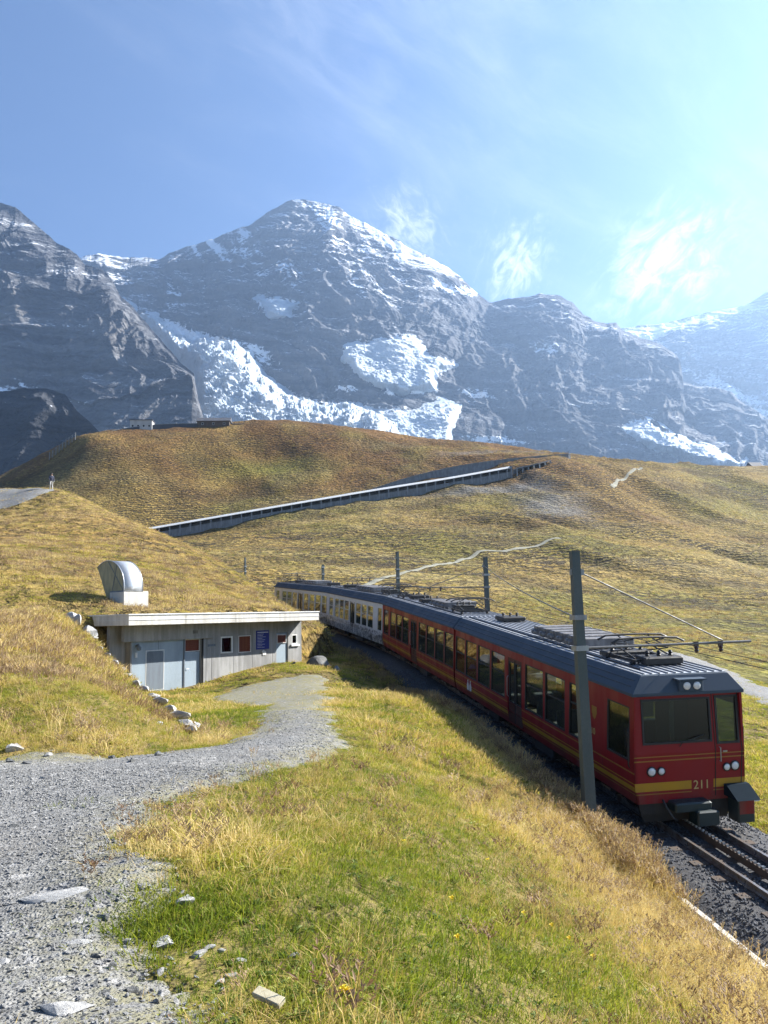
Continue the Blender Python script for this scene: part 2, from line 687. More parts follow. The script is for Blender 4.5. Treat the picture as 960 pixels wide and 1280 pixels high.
H_pts = [P3(*q) for q in [(0, 948, 11.5), (130, 946, 12.0), (235, 930, 14.8), (0, 870, 14.6), (100, 860, 15.2), (0, 770, 22.5), (60, 760, 27), (0, 690, 42), (100, 700, 46),
                          (200, 722, 44), (285, 750, 44), (190, 664, 70), (240, 703, 60), (290, 737, 53), (343, 761, 47), (120, 634, 78), (67, 611, 82),
                          (0, 613, 86), (0, 640, 75), (-150, 613, 92), (-200, 700, 48), (-200, 860, 16), (241, 918, 16.4), (217, 899, 18.0), (198, 882, 19.4), (164, 853, 22.0),
                          (144, 833, 24.0), (123, 812, 27.0), (100, 790, 30.2), (395, 798, 42.5), (372, 770, 45)]]
H_pts += [(-20, 8, -1.0), (-35, 9, -0.2), (-60, 40, 8), (-60, 75, 14), (-26, 90, 6.5), (-45, 108, 9), (-80, 115, 14), (-120, 60, 18), (-150, 110, 22)]
H_pts += [fac(x, 2.0, FTOP + 0.06) for x in (0.3, 3, 6, 9, FLEN - 0.3)] + [fac(x, 5.0, FTOP + 0.75) for x in (0.5, 4, 8)] + [fac(-2.4, 2.6, FTOP - 0.1), fac(-4.5, 1.0, 0.1)]
hill_poly = [(-160, 6), (-30, 8.3), (-9, 9.8)] + [P3(*q)[:2] for q in [(0, 948, 11.5), (130, 946, 12.0), (215, 932, 14.4), (241, 918, 16.4), (217, 899, 18.0), (198, 882, 19.4),
                                                                       (164, 853, 22.0), (144, 833, 24.0), (123, 812, 27.0), (104, 790, 30.0)]]
hill_poly += [fac(-1.9, 2.5), fac(0.2, 2.4), fac(0.5, 2.1), fac(FLEN - 1.3, 2.1), fac(FLEN + 0.1, 2.0), fac(FLEN + 1.4, 3.0)]
hill_poly += [(-3.6, 47), (-7.5, 56), (-11.5, 64), (-18, 74), (-26, 84), (-40, 98), (-60, 112), (-160, 130)]


class TPS:
    def __init__(self, pts, reg):
        P = np.array(pts, float)
        self.c = self.warp(P[:, 0], P[:, 1])
        val = P[:, 2] / (np.abs(P[:, 1]) + 15.0)
        n = len(P)
        K = self.k(self.c[:, None, :] - self.c[None, :, :]) + reg * np.eye(n)
        Q = np.column_stack([np.ones(n), self.c])
        A = np.block([[K, Q], [Q.T, np.zeros((3, 3))]])
        s = np.linalg.solve(A, np.concatenate([val, np.zeros(3)]))
        self.w, self.a = s[:n], s[n:]

    @staticmethod
    def warp(x, y):
        yy = np.maximum(np.abs(y), 0) + 15.0
        return np.stack([x / yy * 1.2, np.log(np.maximum(y, -8) + 15.0)], -1)

    @staticmethod
    def k(d):
        r2 = (d ** 2).sum(-1) + 1e-12
        return 0.5 * r2 * np.log(r2)

    def __call__(self, x, y):
        x, y = np.asarray(x, float), np.asarray(y, float)
        sh = x.shape
        c = self.warp(x.ravel(), y.ravel())
        out = np.empty(len(c))
        for s in range(0, len(c), 20000):
            q = c[s:s + 20000]
            out[s:s + 20000] = self.k(q[:, None, :] - self.c[None]) @ self.w + self.a[0] + q @ self.a[1:]
        return (out * (np.abs(y.ravel()) + 15.0)).reshape(sh)


tpsF = TPS(F_pts, 2e-4)
tpsH = TPS(H_pts, 1e-4)


def hill_mask(x, y):
    sd = poly_sd(x, y, hill_poly)
    return sstep(-0.55, 0.0, sd), sd


def ground_z(x, y, detail=True):
    x, y = np.asarray(x, float), np.asarray(y, float)
    sh = x.shape
    x, y = x.ravel(), y.ravel()
    f = tpsF(x, y)
    h = f.copy()
    sel = (y < 135) & (x < 5) & (y > 4)
    hm = np.zeros_like(f)
    if sel.any():
        m, sd = hill_mask(x[sel], y[sel])
        hh = tpsH(x[sel], y[sel])
        hm[sel] = m
        h[sel] = hh
    z = f * (1 - hm) + h * hm
    if detail:
        far = sstep(90, 220, y)
        mid = sstep(14, 40, y)
        z = z + sstep(45, 90, y) * 0.30 * ridged(x / 8 + y / 30, y / 6, 6.4, 3)
        z = z + far * (2.2 * fbm(x / 55, y / 55, 3.1, 4) + (1.5 + 1.7 * sstep(10, 60, x)) * ridged(x / 30 + 0.8 * y / 30, (y - 0.6 * x) / 70, 1.7, 4) + 0.55 * ridged(x / 10 + y / 18, y / 6.5, 4.4, 3))
        z = z + (1 - far) * mid * 0.22 * fbm(x / 5, y / 5, 8.2, 3)
        z = z + (1 - mid) * 0.05 * fbm(x / 1.1, y / 1.1, 2.2, 3)
        z = z + (1 - mid) * 0.012 * fbm(x / 0.18, y / 0.18, 6.2, 2)
    hx, hy = -48.0, 328.0                    # sheltered hollow on the dome
    z = z - 4.2 * np.exp(-(((x - hx + 0.4 * (y - hy)) / 17.0) ** 2 + ((y - hy) / 13.0) ** 2))
    z = z - 4.0 * np.exp(-(((x - 96.0) / 12.0) ** 2 + ((y - 205.0) / 26.0) ** 2))
    # railway cutting
    sel = (np.abs(x - 2) < 60) & (y < 150) & (y > -8)
    if sel.any():
        d, tz, side = near_track(x[sel], y[sel])
        w = 1 - sstep(1.7, np.where(y[sel] < 15, 2.4, np.where(y[sel] > 20, 3.3, 2.4 + 0.18 * (y[sel] - 15))), d)
        z[sel] = z[sel] * (1 - w) + (tz - 0.52) * w
    return z.reshape(sh)


def gz1(x, y):
    return float(ground_z(np.array([x]), np.array([y]))[0])


def gpt(px, py, y0=2.0, y1=700.0):
    """Where the photograph's ray through a pixel meets the ground."""
    d = pix_dir(px, py)
    ys = np.geomspace(y0, y1, 500)
    X, Z = d.x / d.y * ys, d.z / d.y * ys
    g = ground_z(X, ys) - Z
    i = np.argmax(g > 0) if (g > 0).any() else len(ys) - 1
    if i == 0:
        i = 1
    a = g[i - 1] / (g[i - 1] - g[i] + 1e-12)
    Y = ys[i - 1] + (ys[i] - ys[i - 1]) * min(1, max(0, a))
    return Vector((d.x / d.y * Y, Y, gz1(d.x / d.y * Y, Y)))

# ------------------------------------------------------------------ ground materials
def ground_material():
    k = NT('meadow_ground')
    p = k.pos()
    macro = k.attr('col', out='Color')
    sep = k.n('ShaderNodeSeparateXYZ', {0: p})
    farm = k.attr('far')
    # cattle terraces: narrow ledges that follow the contour lines
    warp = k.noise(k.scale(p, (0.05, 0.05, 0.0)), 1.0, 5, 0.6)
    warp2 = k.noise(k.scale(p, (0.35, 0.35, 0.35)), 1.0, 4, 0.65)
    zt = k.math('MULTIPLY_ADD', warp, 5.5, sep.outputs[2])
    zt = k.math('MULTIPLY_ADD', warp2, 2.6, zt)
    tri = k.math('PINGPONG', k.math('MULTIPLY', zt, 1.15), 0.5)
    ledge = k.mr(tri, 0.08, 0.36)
    lumps = k.noise(k.scale(p, (0.5, 0.5, 0.5)), 1.0, 6, 0.68)
    patch = k.mr(k.noise(k.scale(p, (0.018, 0.03, 0.02)), 1.0, 4, 0.6), 0.35, 0.62)
    tuft = k.noise(p, 1.1, 5, 0.7)
    fine = k.noise(p, 9.0, 5, 0.7)
    tiny = k.noise(p, 45.0, 3, 0.7)
    dark = k.mix(1.0, macro, (0.46, 0.42, 0.42), 'MULTIPLY')
    light = k.mix(1.0, macro, (1.28, 1.22, 1.05), 'MULTIPLY')
    c = k.mix(k.mr(tuft, 0.36, 0.62), dark, macro)
    c = k.mix(k.math('MULTIPLY', k.mr(lumps, 0.48, 0.66), 0.7), c, light)
    soil = k.mix(fine, (0.05, 0.036, 0.022), (0.13, 0.10, 0.06))
    thatch = k.mix(tiny, (0.05, 0.055, 0.015), (0.24, 0.19, 0.06))
    nearc = k.mix(k.mr(fine, 0.42, 0.6), soil, thatch)
    nearc = k.mix(0.35, nearc, macro)
    lm = k.math('MULTIPLY', k.math('SUBTRACT', 1.0, ledge), k.math('MULTIPLY_ADD', patch, 0.70, 0.22))  # dark streaks: bare soil risers, plus painted shade between ledges and tufts
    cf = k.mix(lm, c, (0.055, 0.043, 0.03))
    cc = k.mix(farm, nearc, cf)
    scree = k.attr('scree')
    cc = k.mix(scree, cc, k.mix(tuft, (0.12, 0.12, 0.115), (0.26, 0.25, 0.235)))
    h1 = k.math('MULTIPLY', k.math('MULTIPLY', ledge, farm), k.math('MULTIPLY_ADD', patch, 1.0, 0.05))
    tv = k.n('ShaderNodeTexVoronoi', {'Vector': k.scale(p, (0.9, 0.9, 0.9)), 'Scale': 1.0, 'Randomness': 1.0}).outputs['Distance']
    hh = k.math('MULTIPLY_ADD', lumps, 0.9, h1)
    hh = k.math('MULTIPLY_ADD', tv, -0.45, hh)
    n1 = k.bump(hh, 1.0, 1.1)
    n2 = k.bump(tuft, k.math('MULTIPLY_ADD', farm, 0.5, 0.1), 0.35, n1)
    n3 = k.bump(fine, 0.6, 0.03, n2)
    k.bsdf(cc, 0.95, 0, n3, 0.15)
    return k.m


def gravel_material(name, light=1.0, blue=1.0):
    k = NT(name)
    p = k.pos()
    v1 = k.n('ShaderNodeTexVoronoi', {'Vector': p, 'Scale': 42.0, 'Randomness': 1.0})
    v2 = k.n('ShaderNodeTexVoronoi', {'Vector': p, 'Scale': 120.0, 'Randomness': 1.0})
    v3 = k.n('ShaderNodeTexVoronoi', {'Vector': p, 'Scale': 14.0, 'Randomness': 1.0})
    big = k.noise(p, 0.7, 5, 0.6)
    mid = k.noise(p, 5.0, 5, 0.65)
    a = k.n('ShaderNodeSeparateColor', {0: v1.outputs['Color']}).outputs[0]
    b = k.n('ShaderNodeSeparateColor', {0: v2.outputs['Color']}).outputs[1]
    c = k.n('ShaderNodeSeparateColor', {0: v3.outputs['Color']}).outputs[2]
    col = k.mix(a, tuple(light * q for q in (0.12, 0.12, 0.122 * blue)), tuple(light * q for q in (0.34, 0.335, 0.33 * blue)))
    col = k.mix(k.math('MULTIPLY', b, 0.45), col, tuple(light * q for q in (0.30, 0.295, 0.29)))
    col = k.mix(k.mr(c, 0.86, 0.95), col, tuple(light * q for q in (0.42, 0.41, 0.39)))
    dust = k.mix(mid, tuple(light * q for q in (0.18, 0.165, 0.14)), tuple(light * q for q in (0.33, 0.31, 0.28)))
    col = k.mix(k.mr(big, 0.45, 0.72, 0.0, 0.55), col, dust)
    moss = k.attr('moss')
    gf = k.math('MULTIPLY', moss, k.mr(mid, 0.38, 0.56))
    col = k.mix(gf, col, (0.20, 0.185, 0.10))
    n1 = k.bump(k.mr(v1.outputs['Distance'], 0.0, 0.6, 1, 0), 0.9, 0.012)
    n2 = k.bump(k.mr(v2.outputs['Distance'], 0.0, 0.6, 1, 0), 0.6, 0.004, n1)
    n3 = k.bump(mid, 0.5, 0.05, n2)
    k.bsdf(col, 0.9, 0, n3, 0.25)
    return k.m


M_ground = ground_material()
M_gravel = gravel_material('path_gravel', 0.76, 0.95)
M_trail = gravel_material('trodden_trail', 0.85, 0.80)
M_trackbed = gravel_material('trackbed_gravel', 0.30, 1.08)

# ------------------------------------------------------------------ the ground sheet
NX, NY = 560, 680
tx = np.linspace(-1, 1, NX)
gx = 5.5 * np.sinh(tx * math.asinh(760 / 5.5))
ty = np.linspace(0, 1, NY)
gy = -7.0 + 13.0 * np.sinh(ty * math.asinh(1010 / 13.0))
GX, GY = np.meshgrid(gx, gy)
GZ = ground_z(GX, GY)
V = np.stack([GX, GY, GZ], -1).reshape(-1, 3)
gme = mesh_np('ground', V, grid_faces(NY, NX))
x, y = V[:, 0], V[:, 1]
n_a = fbm(x / 40, y / 40, 1.0, 4)
n_b = fbm(x / 14, y / 14, 5.0, 4)
n_c = fbm(x / 90, y / 60, 9.0, 3)
ppx, ppy, _w = project(V)


def lerp3(a, b, t):
    return a * (1 - t[:, None]) + b * t[:, None]


ochre, olive, rust, straw, green = [np.array(c) for c in ((0.31, 0.22, 0.07), (0.22, 0.19, 0.05), (0.215, 0.11, 0.038), (0.34, 0.265, 0.09), (0.20, 0.215, 0.036))]
colr = lerp3(np.tile(ochre, (len(V), 1)), olive, sstep(-0.25, 0.35, n_a))
colr = lerp3(colr, straw, 0.55 * sstep(0.05, 0.45, n_b))
dome = sstep(262, 310, y + 0.2 * x) * sstep(140, 40, x)
colr = lerp3(colr, np.array((0.115, 0.085, 0.04)), 0.75 * sstep(0.08, 0.42, fbm(x / 24, y / 11, 13.0, 5)) * sstep(50, 100, y))  # dark blotches painted in as shadow patches on the slopes
colr = lerp3(colr, np.array((0.33, 0.27, 0.115)), 0.6 * sstep(0.1, 0.45, fbm(x / 34, y / 13, 23.0, 4)) * sstep(50, 100, y))
colr = lerp3(colr, rust, np.clip(dome * (0.75 + 0.8 * n_b) + 0.35 * sstep(0.1, 0.5, n_c), 0, 0.85))
colr = lerp3(colr, green, 0.65 * np.exp(-(((x + 50) / 26) ** 2 + ((y - 318) / 9) ** 2)))       # fresh green hollow on the dome
valley = sstep(130, 60, y) * sstep(12, 20, x)
colr = lerp3(colr, green, 0.7 * valley)
left_hill = sstep(12, 20, y) * sstep(120, 90, y) * sstep(2, -4, x)
colr = lerp3(colr, np.array((0.27, 0.19, 0.07)), 0.55 * left_hill * sstep(-0.2, 0.3, n_b))
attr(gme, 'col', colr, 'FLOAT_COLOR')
attr(gme, 'far', sstep(16, 42, y))


def blob(x, y, c, rx, ry):
    return np.clip(1.3 - np.hypot((x - c[0]) / rx, (y - c[1]) / ry) + 0.6 * n_b, 0, 1)


sc1 = gpt(690, 632)
sc2 = gpt(600, 611)
sc3 = gpt(610, 566)
scree = np.clip(0.75 * blob(x, y, sc1, 13, 22) + 0.9 * blob(x, y, sc2, 16, 5) + 0.5 * blob(x, y, sc3, 26, 6), 0, 0.9)
attr(gme, 'scree', scree)
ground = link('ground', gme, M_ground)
tag(ground, 'grassy alpine slope with ochre and olive turf', 'ground', kind='structure')


# ------------------------------------------------------------------ gravel paths lie on the ground with ragged edges
def path_sheet(name, poly, step, label, mat, lift=0.05, ragged=0.35, soft=0.35, mossf=None, grow=0.8):
    P = np.array(poly)
    x0, y0 = P.min(0) - grow
    x1, y1 = P.max(0) + grow
    xs, ys = np.arange(x0, x1, step), np.arange(y0, y1, step)
    X, Y = np.meshgrid(xs, ys)
    sd = poly_sd(X, Y, poly)
    keep = sd > -grow
    nz = fbm(X / 0.9, Y / 0.9, 4.4, 4) * ragged + fbm(X / 0.16, Y / 0.16, 1.4, 3) * ragged * 0.35
    Z = np.full(X.shape, -9.0)
    Z[keep] = ground_z(X[keep], Y[keep])
    Z = Z + lift * np.clip((sd + nz) / soft, -1.6, 1.0)
    idx = np.full(X.shape, -1)
    idx[keep] = np.arange(keep.sum())
    Vp = np.stack([X[keep], Y[keep], Z[keep]], -1)
    q = np.stack([idx[:-1, :-1], idx[:-1, 1:], idx[1:, 1:], idx[1:, :-1]], -1).reshape(-1, 4)
    q = q[(q >= 0).all(1)]
    me = mesh_np(name, Vp, q)
    attr(me, 'moss', mossf(Vp) if mossf else np.zeros(len(Vp)))
    o = link(name, me, mat)
    tag(o, label, 'path', kind='structure')
    return o


def gp(*pp):
    return [tuple(gpt(*q)[:2]) for q in pp]


main_poly = [(-14, 9.2), (-9, 10.2)] + gp((0, 951), (130, 949), (235, 938), (300, 925), (335, 905), (330, 884), (262, 874), (300, 860), (360, 846), (405, 843), (411, 880), (434, 935),
                                            (400, 953), (300, 978), (215, 1008), (188, 1045), (192, 1090), (207, 1120), (172, 1165), (215, 1205), (240, 1270))
main_poly += [(-0.75, 2.2), (-0.6, -5), (-14, -5)]


def main_moss(Vp):
    sd = poly_sd(Vp[:, 0], Vp[:, 1], main_poly)
    return np.clip(sstep(1.0, 0.0, sd) * 0.8 + 0.95 * sstep(15.5, 22, Vp[:, 1]), 0, 1)


main_path = path_sheet('gravel_path', main_poly, 0.09, 'grey gravel track leading down to the bunker building', M_gravel, mossf=main_moss, ragged=0.55)
side_poly = gp((828, 813), (870, 822), (920, 842), (960, 860)) + [(45, 30), (45, 20), (28, 24)] + gp((960, 882), (930, 868), (880, 843), (845, 829), (822, 819))
side_path = path_sheet('gravel_path', side_poly, 0.35, 'pale gravel track on the flat beyond the train', M_gravel, lift=0.09, ragged=0.6, soft=0.6, grow=1.6)
road_poly = gp((0, 612), (40, 611), (66, 612), (58, 616), (30, 628), (0, 637)) + [(-60, 72), (-70, 96)]
hill_road = path_sheet('gravel_road', road_poly, 0.4, 'pale gravel road over the brow of the near hill', M_gravel, lift=0.12, ragged=0.5, soft=0.5, grow=1.5)


trail_pts = []


def trail(name, pxs, width, label):
    pts = [gpt(*q) for q in pxs]
    trail_pts.extend(a.lerp(b, q / 20) for a, b in zip(pts[:-1], pts[1:]) for q in range(20))
    dense = catmull([pts[0]] + pts + [pts[-1]], 2.0)
    Vt, Ft = [], []
    for i, p in enumerate(dense):
        t = dense[min(i + 1, len(dense) - 1)] - dense[max(i - 1, 0)]
        s = Vector((t.y, -t.x, 0)).normalized()
        for k, w in enumerate((-1, -0.33, 0.33, 1)):
            wob = width * 0.5 * w * (1 + 0.35 * float(vnoise(i * 0.31, k * 3.3, 1.0)))
            q = p + s * wob
            Vt.append((q.x, q.y, 0.0))
    Vt = np.array(Vt)
    Vt[:, 2] = ground_z(Vt[:, 0], Vt[:, 1]) + 0.10 + 0.12 * (np.tile([0, 1, 1, 0], len(dense)))
    me = mesh_np(name, Vt, grid_faces(len(dense), 4))
    attr(me, 'moss', np.full(len(Vt), 0.5))
    return tag(link(name, me, M_trail), label, 'path', kind='structure')


trail('foot_trail', [(455, 733), (500, 718), (540, 708), (590, 696), (640, 687), (700, 672)], 1.2, 'pale footpath climbing across the slope behind the train')
trail('foot_trail', [(765, 609), (775, 600), (790, 590), (802, 586)], 1.3, 'short pale footpath near the crest of the ridge')

# ------------------------------------------------------------------ track bed
bed_prof = [(-2.05, -0.62), (-1.75, -0.30), (-1.35, -0.16), (-0.55, -0.155), (0.0, -0.15), (0.55, -0.155), (1.35, -0.16), (1.75, -0.30), (2.05, -0.62)]
Vb = []
for i, p in enumerate(track):
    t = track[min(i + 1, len(track) - 1)] - track[max(i - 1, 0)]
    s = Vector((t.y, -t.x, 0)).normalized()
    for a, b in bed_prof:
        q = p + s * (a * (1.0 if p.y < 22 else 0.82) * (1 + 0.05 * float(vnoise(i * 0.4, a * 3, 2.0))))
        Vb.append((q.x, q.y, q.z + b + 0.03 * float(vnoise(i * 0.7, a * 2, 7.0))))
bme = mesh_np('track_bed', np.array(Vb), grid_faces(len(track), len(bed_prof)))
attr(bme, 'moss', np.zeros(len(Vb)))
tag(link('track_bed', bme, M_trackbed), 'bed of dark grey ballast under the railway track', 'track bed', kind='structure')

# ------------------------------------------------------------------ mountains
def rock_material(name, c1, c2, snow_lo=0.50, snow_hi=0.72, warm=(0.30, 0.26, 0.22)):
    k = NT(name)
    p = k.pos()
    geo = k.n('ShaderNodeNewGeometry')
    sn = k.attr('snow')
    a = k.noise(k.scale(p, (0.004, 0.004, 0.004)), 1.0, 8, 0.62)
    # beds of rock: thin bands that dip across the face
    sep = k.n('ShaderNodeSeparateXYZ', {0: p})
    zz = k.math('MULTIPLY_ADD', sep.outputs[0], 0.18, sep.outputs[2])
    comb = k.n('ShaderNodeCombineXYZ', {0: k.math('MULTIPLY', sep.outputs[0], 0.0022), 1: k.math('MULTIPLY', sep.outputs[1], 0.0022), 2: k.math('MULTIPLY', zz, 0.026)})
    beds = k.noise(comb, 1.0, 6, 0.66, 0.4)
    fine = k.noise(k.scale(p, (0.045, 0.045, 0.07)), 1.0, 5, 0.7)
    col = k.mix(k.mr(beds, 0.36, 0.64), c1, c2)
    col = k.mix(k.mr(a, 0.5, 0.75), col, warm)
    col = k.mix(k.mr(fine, 0.35, 0.6, 0.0, 1.0), k.mix(1.0, col, (0.78, 0.78, 0.8), 'MULTIPLY'), col)
    nz = k.n('ShaderNodeSeparateXYZ', {0: geo.outputs['Normal']}).outputs[2]
    dust = k.attr('dust')
    s = k.math('MULTIPLY_ADD', k.math('SUBTRACT', fine, 0.5), 0.22, nz)
    s = k.math('MULTIPLY_ADD', k.math('SUBTRACT', beds, 0.5), 0.75, s)
    s = k.math('ADD', s, dust)
    s = k.mr(s, snow_lo, snow_hi)
    sm = k.math('MULTIPLY_ADD', k.math('SUBTRACT', fine, 0.5), 2.2, sn)
    sm = k.math('MULTIPLY_ADD', k.math('SUBTRACT', beds, 0.5), 1.1, sm)
    s2 = k.mr(sm, 0.42, 0.58)
    f = k.math('MAXIMUM', s, s2)
    col = k.mix(f, col, (0.70, 0.73, 0.77))
    h = k.math('MULTIPLY_ADD', fine, 0.8, beds)
    n1 = k.bump(h, k.math('MULTIPLY_ADD', f, -0.7, 0.9), 26.0)
    k.bsdf(col, 0.85, 0, n1, 0.2)
    return k.m


def ice_material():
    k = NT('glacier_ice')
    p = k.pos()
    v = k.n('ShaderNodeTexVoronoi', {'Vector': k.scale(p, (0.03, 0.03, 0.045)), 'Scale': 1.0, 'Randomness': 1.0}, feature='DISTANCE_TO_EDGE')
    fine = k.noise(k.scale(p, (0.05, 0.05, 0.07)), 1.0, 6, 0.7)
    big = k.noise(k.scale(p, (0.006, 0.006, 0.006)), 1.0, 4, 0.6)
    crev = k.mr(v.outputs['Distance'], 0.0, 0.16)
    col = k.mix(k.mr(big, 0.35, 0.65), (0.50, 0.58, 0.66), (0.66, 0.71, 0.75))
    col = k.mix(k.mr(fine, 0.54, 0.70, 0, 0.6), col, (0.26, 0.31, 0.36))
    n1 = k.bump(fine, 1.0, 22.0)
    k.bsdf(col, 0.6, 0, n1, 0.4)
    return k.m


M_rock = rock_material('mountain_rock', (0.055, 0.063, 0.078), (0.15, 0.156, 0.17), 0.61, 0.80, (0.17, 0.16, 0.155))
M_cliff = rock_material('flank_rock', (0.065, 0.07, 0.082), (0.17, 0.172, 0.18), 0.67, 0.85, (0.20, 0.185, 0.17))
M_spur = rock_material('dark_spur_rock', (0.022, 0.025, 0.032), (0.062, 0.066, 0.074), 0.9, 1.0, (0.07, 0.066, 0.06))  # rock colour darkened to carry the spur's shade
M_ice = ice_material()


def mass(name, crest, base, nu, nv, amp, seed, mat, label, snow=(), dustf=None, strata=(55.0, 16.0), scale=420.0, dip=0.18, jag=2.0, shape=0.0, back=0.55):
    c = np.array(crest, float)
    px = np.linspace(c[0, 0], c[-1, 0], nu)
    cpy, cY = np.interp(px, c[:, 0], c[:, 1]), np.interp(px, c[:, 0], c[:, 2])
    jn = fbm(px / 26.0, seed, 0.3, 5, 0.62)
    cpy = cpy - jag * jn * 1.6
    b = np.array(base, float)
    bpy_, bY = np.interp(px, b[:, 0], b[:, 1]), np.interp(px, b[:, 0], b[:, 2])
    C, B = at_np(px, cpy, cY), at_np(px, bpy_, bY)
    nb = 12
    v = np.linspace(0, 1, nv)
    hv = v + shape * np.sin(math.pi * v)
    P = B[None] + (C - B)[None] * np.stack([v, hv, v], -1)[:, None, :]
    # slope direction, facing out of the mountain
    d = C - B
    hor = np.stack([np.zeros(nu), -np.abs(d[:, 2]) - 1, np.abs(d[:, 1]) * 0.8 + 1], -1)
    nrm = hor / np.linalg.norm(hor, axis=1, keepdims=True)
    x, y, z = P[..., 0], P[..., 1], P[..., 2]
    s = scale
    wx = x + 0.35 * s * fbm(x / s, z / s, seed + 1.1, 3)
    wz = z + 0.35 * s * fbm(x / s, z / s, seed + 7.7, 3)
    # buttresses run down the face, gullies between them
    but = ridged(wx / s, wz / (s * 2.4), seed, 4, 0.52)
    ca, sa_ = math.cos(0.55), math.sin(0.55)
    rx_, rz_ = wx * ca + wz * sa_, -wx * sa_ + wz * ca
    mid = ridged(rx_ / (s * 0.26), rz_ / (s * 0.75), seed + 3, 4, 0.55)
    rx2, rz2 = wx * ca - wz * sa_ * 0.8, wx * sa_ * 0.8 + wz * ca
    mid2 = ridged(rx2 / (s * 0.17), rz2 / (s * 0.42), seed + 5, 4, 0.55)
    fin = fbm(x / (s * 0.055), z / (s * 0.05), y / (s * 0.055) + seed, 4, 0.62)
    zs = z + dip * x + 0.30 * s * fbm(x / (s * 1.1), y / (s * 1.1), z / (s * 1.1) + seed, 4)
    ph = zs / strata[0]
    fr = ph - np.floor(ph)
    st = np.where(fr < 0.75, fr / 0.75, (1 - fr) / 0.25) - 0.5
    st = -st * np.clip(0.35 + 0.9 * vnoise(np.floor(ph) * 1.7, x / (s * 0.8), seed), 0, 1.4)
    ph2 = zs / (strata[0] * 4.3)
    fr2 = ph2 - np.floor(ph2)
    st2 = -(np.where(fr2 < 0.85, fr2 / 0.85, (1 - fr2) / 0.15) - 0.5) * np.clip(0.5 + vnoise(np.floor(ph2) * 2.3, x / (s * 1.2), seed + 2), 0, 1.4)
    fade = np.clip((1 - v) * 7.0, 0.20, 1)[:, None] * np.clip(v * 6, 0.15, 1)[:, None]
    D = fade * (amp * (but + 0.55 * mid + 0.30 * mid2) + strata[1] * st + strata[1] * 2.0 * st2 + amp * 0.09 * fin)
    P = P + nrm[None] * D[..., None]
    # the far side falls away behind the crest
    bk = (np.arange(1, nb + 1) / nb) ** 1.5
    top = P[-1]
    run = np.maximum(top[:, 2], 50) * back
    rows = [top + np.stack([np.zeros(nu), 0.75 * run * q, -run * q * 1.1], -1) for q in bk]
    P = np.concatenate([P, np.array(rows)], 0)
    V = P.reshape(-1, 3)
    me = mesh_np(name, V, grid_faces(P.shape[0], nu), smooth=False)
    qx, qy, _ = project(V)
    wxp = qx + 7 * fbm(V[:, 0] / 90, V[:, 2] / 90, seed, 4)
    wyp = qy + 5 * fbm(V[:, 0] / 90 + 9, V[:, 2] / 60, seed, 4)
    sn = np.zeros(len(V))
    for poly, k in snow:
        sn = np.maximum(sn, k * sstep(-9, 9, poly_sd(wxp, wyp, poly)))
    attr(me, 'snow', sn)
    attr(me, 'dust', dustf(V, qx, qy) if dustf else np.zeros(len(V)))
    o = link(name, me, mat)
    tag(o, label, 'mountain', kind='structure')
    return P[:nv], px


def moench_dust(V, qx, qy):
    high = sstep(470, 300, qy)
    stre = fbm(V[:, 0] / 60 + V[:, 2] / 130, V[:, 2] / 260, 3.3, 4)
    r = 0.22 * high + 0.42 * high * sstep(0.0, 0.45, stre) * sstep(560, 470, qx) - 0.22
    r += 0.25 * sstep(330, 260, qy) * sstep(-0.05, 0.35, stre)
    return r


moench_crest = [(60, 330, 3900), (100, 323, 3900), (125, 318, 3920), (160, 322, 3950), (200, 325, 3950), (212, 317, 3940), (245, 308, 3930), (268, 300, 3920), (290, 290, 3910),
                (312, 283, 3900), (330, 270, 3900), (350, 257, 3900), (365, 251, 3900), (385, 251, 3900), (400, 254, 3900), (425, 261, 3890), (440, 271, 3880), (470, 285, 3860),
                (490, 296, 3850), (510, 309, 3840), (535, 319, 3830), (560, 334, 3820), (580, 351, 3810), (600, 372, 3800), (612, 379, 3800), (640, 376, 3780), (660, 373, 3760),
                (675, 368, 3750), (700, 373, 3740), (715, 380, 3730), (728, 396, 3720), (742, 404, 3700), (758, 408, 3690), (770, 406, 3680), (778, 414, 3650), (800, 424, 3600),
                (825, 432, 3560), (846, 447, 3520), (853, 478, 3500), (870, 483, 3480), (895, 486, 3450), (930, 505, 3400), (960, 525, 3350), (1010, 560, 3300), (1060, 590, 3250)]
moench_snow = [([(318, 372), (345, 375), (370, 380), (352, 398), (334, 393)], 1.0),
               ([(430, 266), (470, 284), (500, 300), (520, 314), (560, 330), (577, 347), (550, 338), (522, 325), (495, 323), (478, 303), (455, 286)], 1.0),
               ([(534, 344), (560, 354), (600, 362), (596, 371), (560, 363), (538, 361)], 1.0),
               ([(358, 250), (400, 253), (425, 262), (400, 260), (375, 257)], 0.9),
               ([(428, 434), (450, 427), (520, 419), (532, 440), (570, 456), (546, 466), (545, 490), (500, 492), (470, 482), (445, 467), (430, 450)], 0.95),
               ([(420, 482), (450, 482), (440, 490), (420, 490)], 0.8),
               ([(395, 503), (470, 508), (520, 512), (545, 500), (576, 505), (570, 522), (562, 548), (500, 552), (450, 530)], 0.85),
               ([(575, 488), (605, 490), (618, 500), (590, 500)], 0.8),
               ([(585, 543), (630, 546), (665, 556), (600, 556)], 0.75),
               ([(772, 534), (815, 524), (835, 540), (880, 556), (935, 577), (900, 584), (840, 566), (800, 552)], 0.72),
               ([(668, 431), (700, 436), (690, 444), (672, 440)], 0.7),
               ([(205, 400), (300, 428), (330, 470), (390, 505), (520, 540), (500, 560), (200, 560)], 0.9),
               ([(300, 425), (330, 432), (345, 455), (325, 455)], 0.7)]
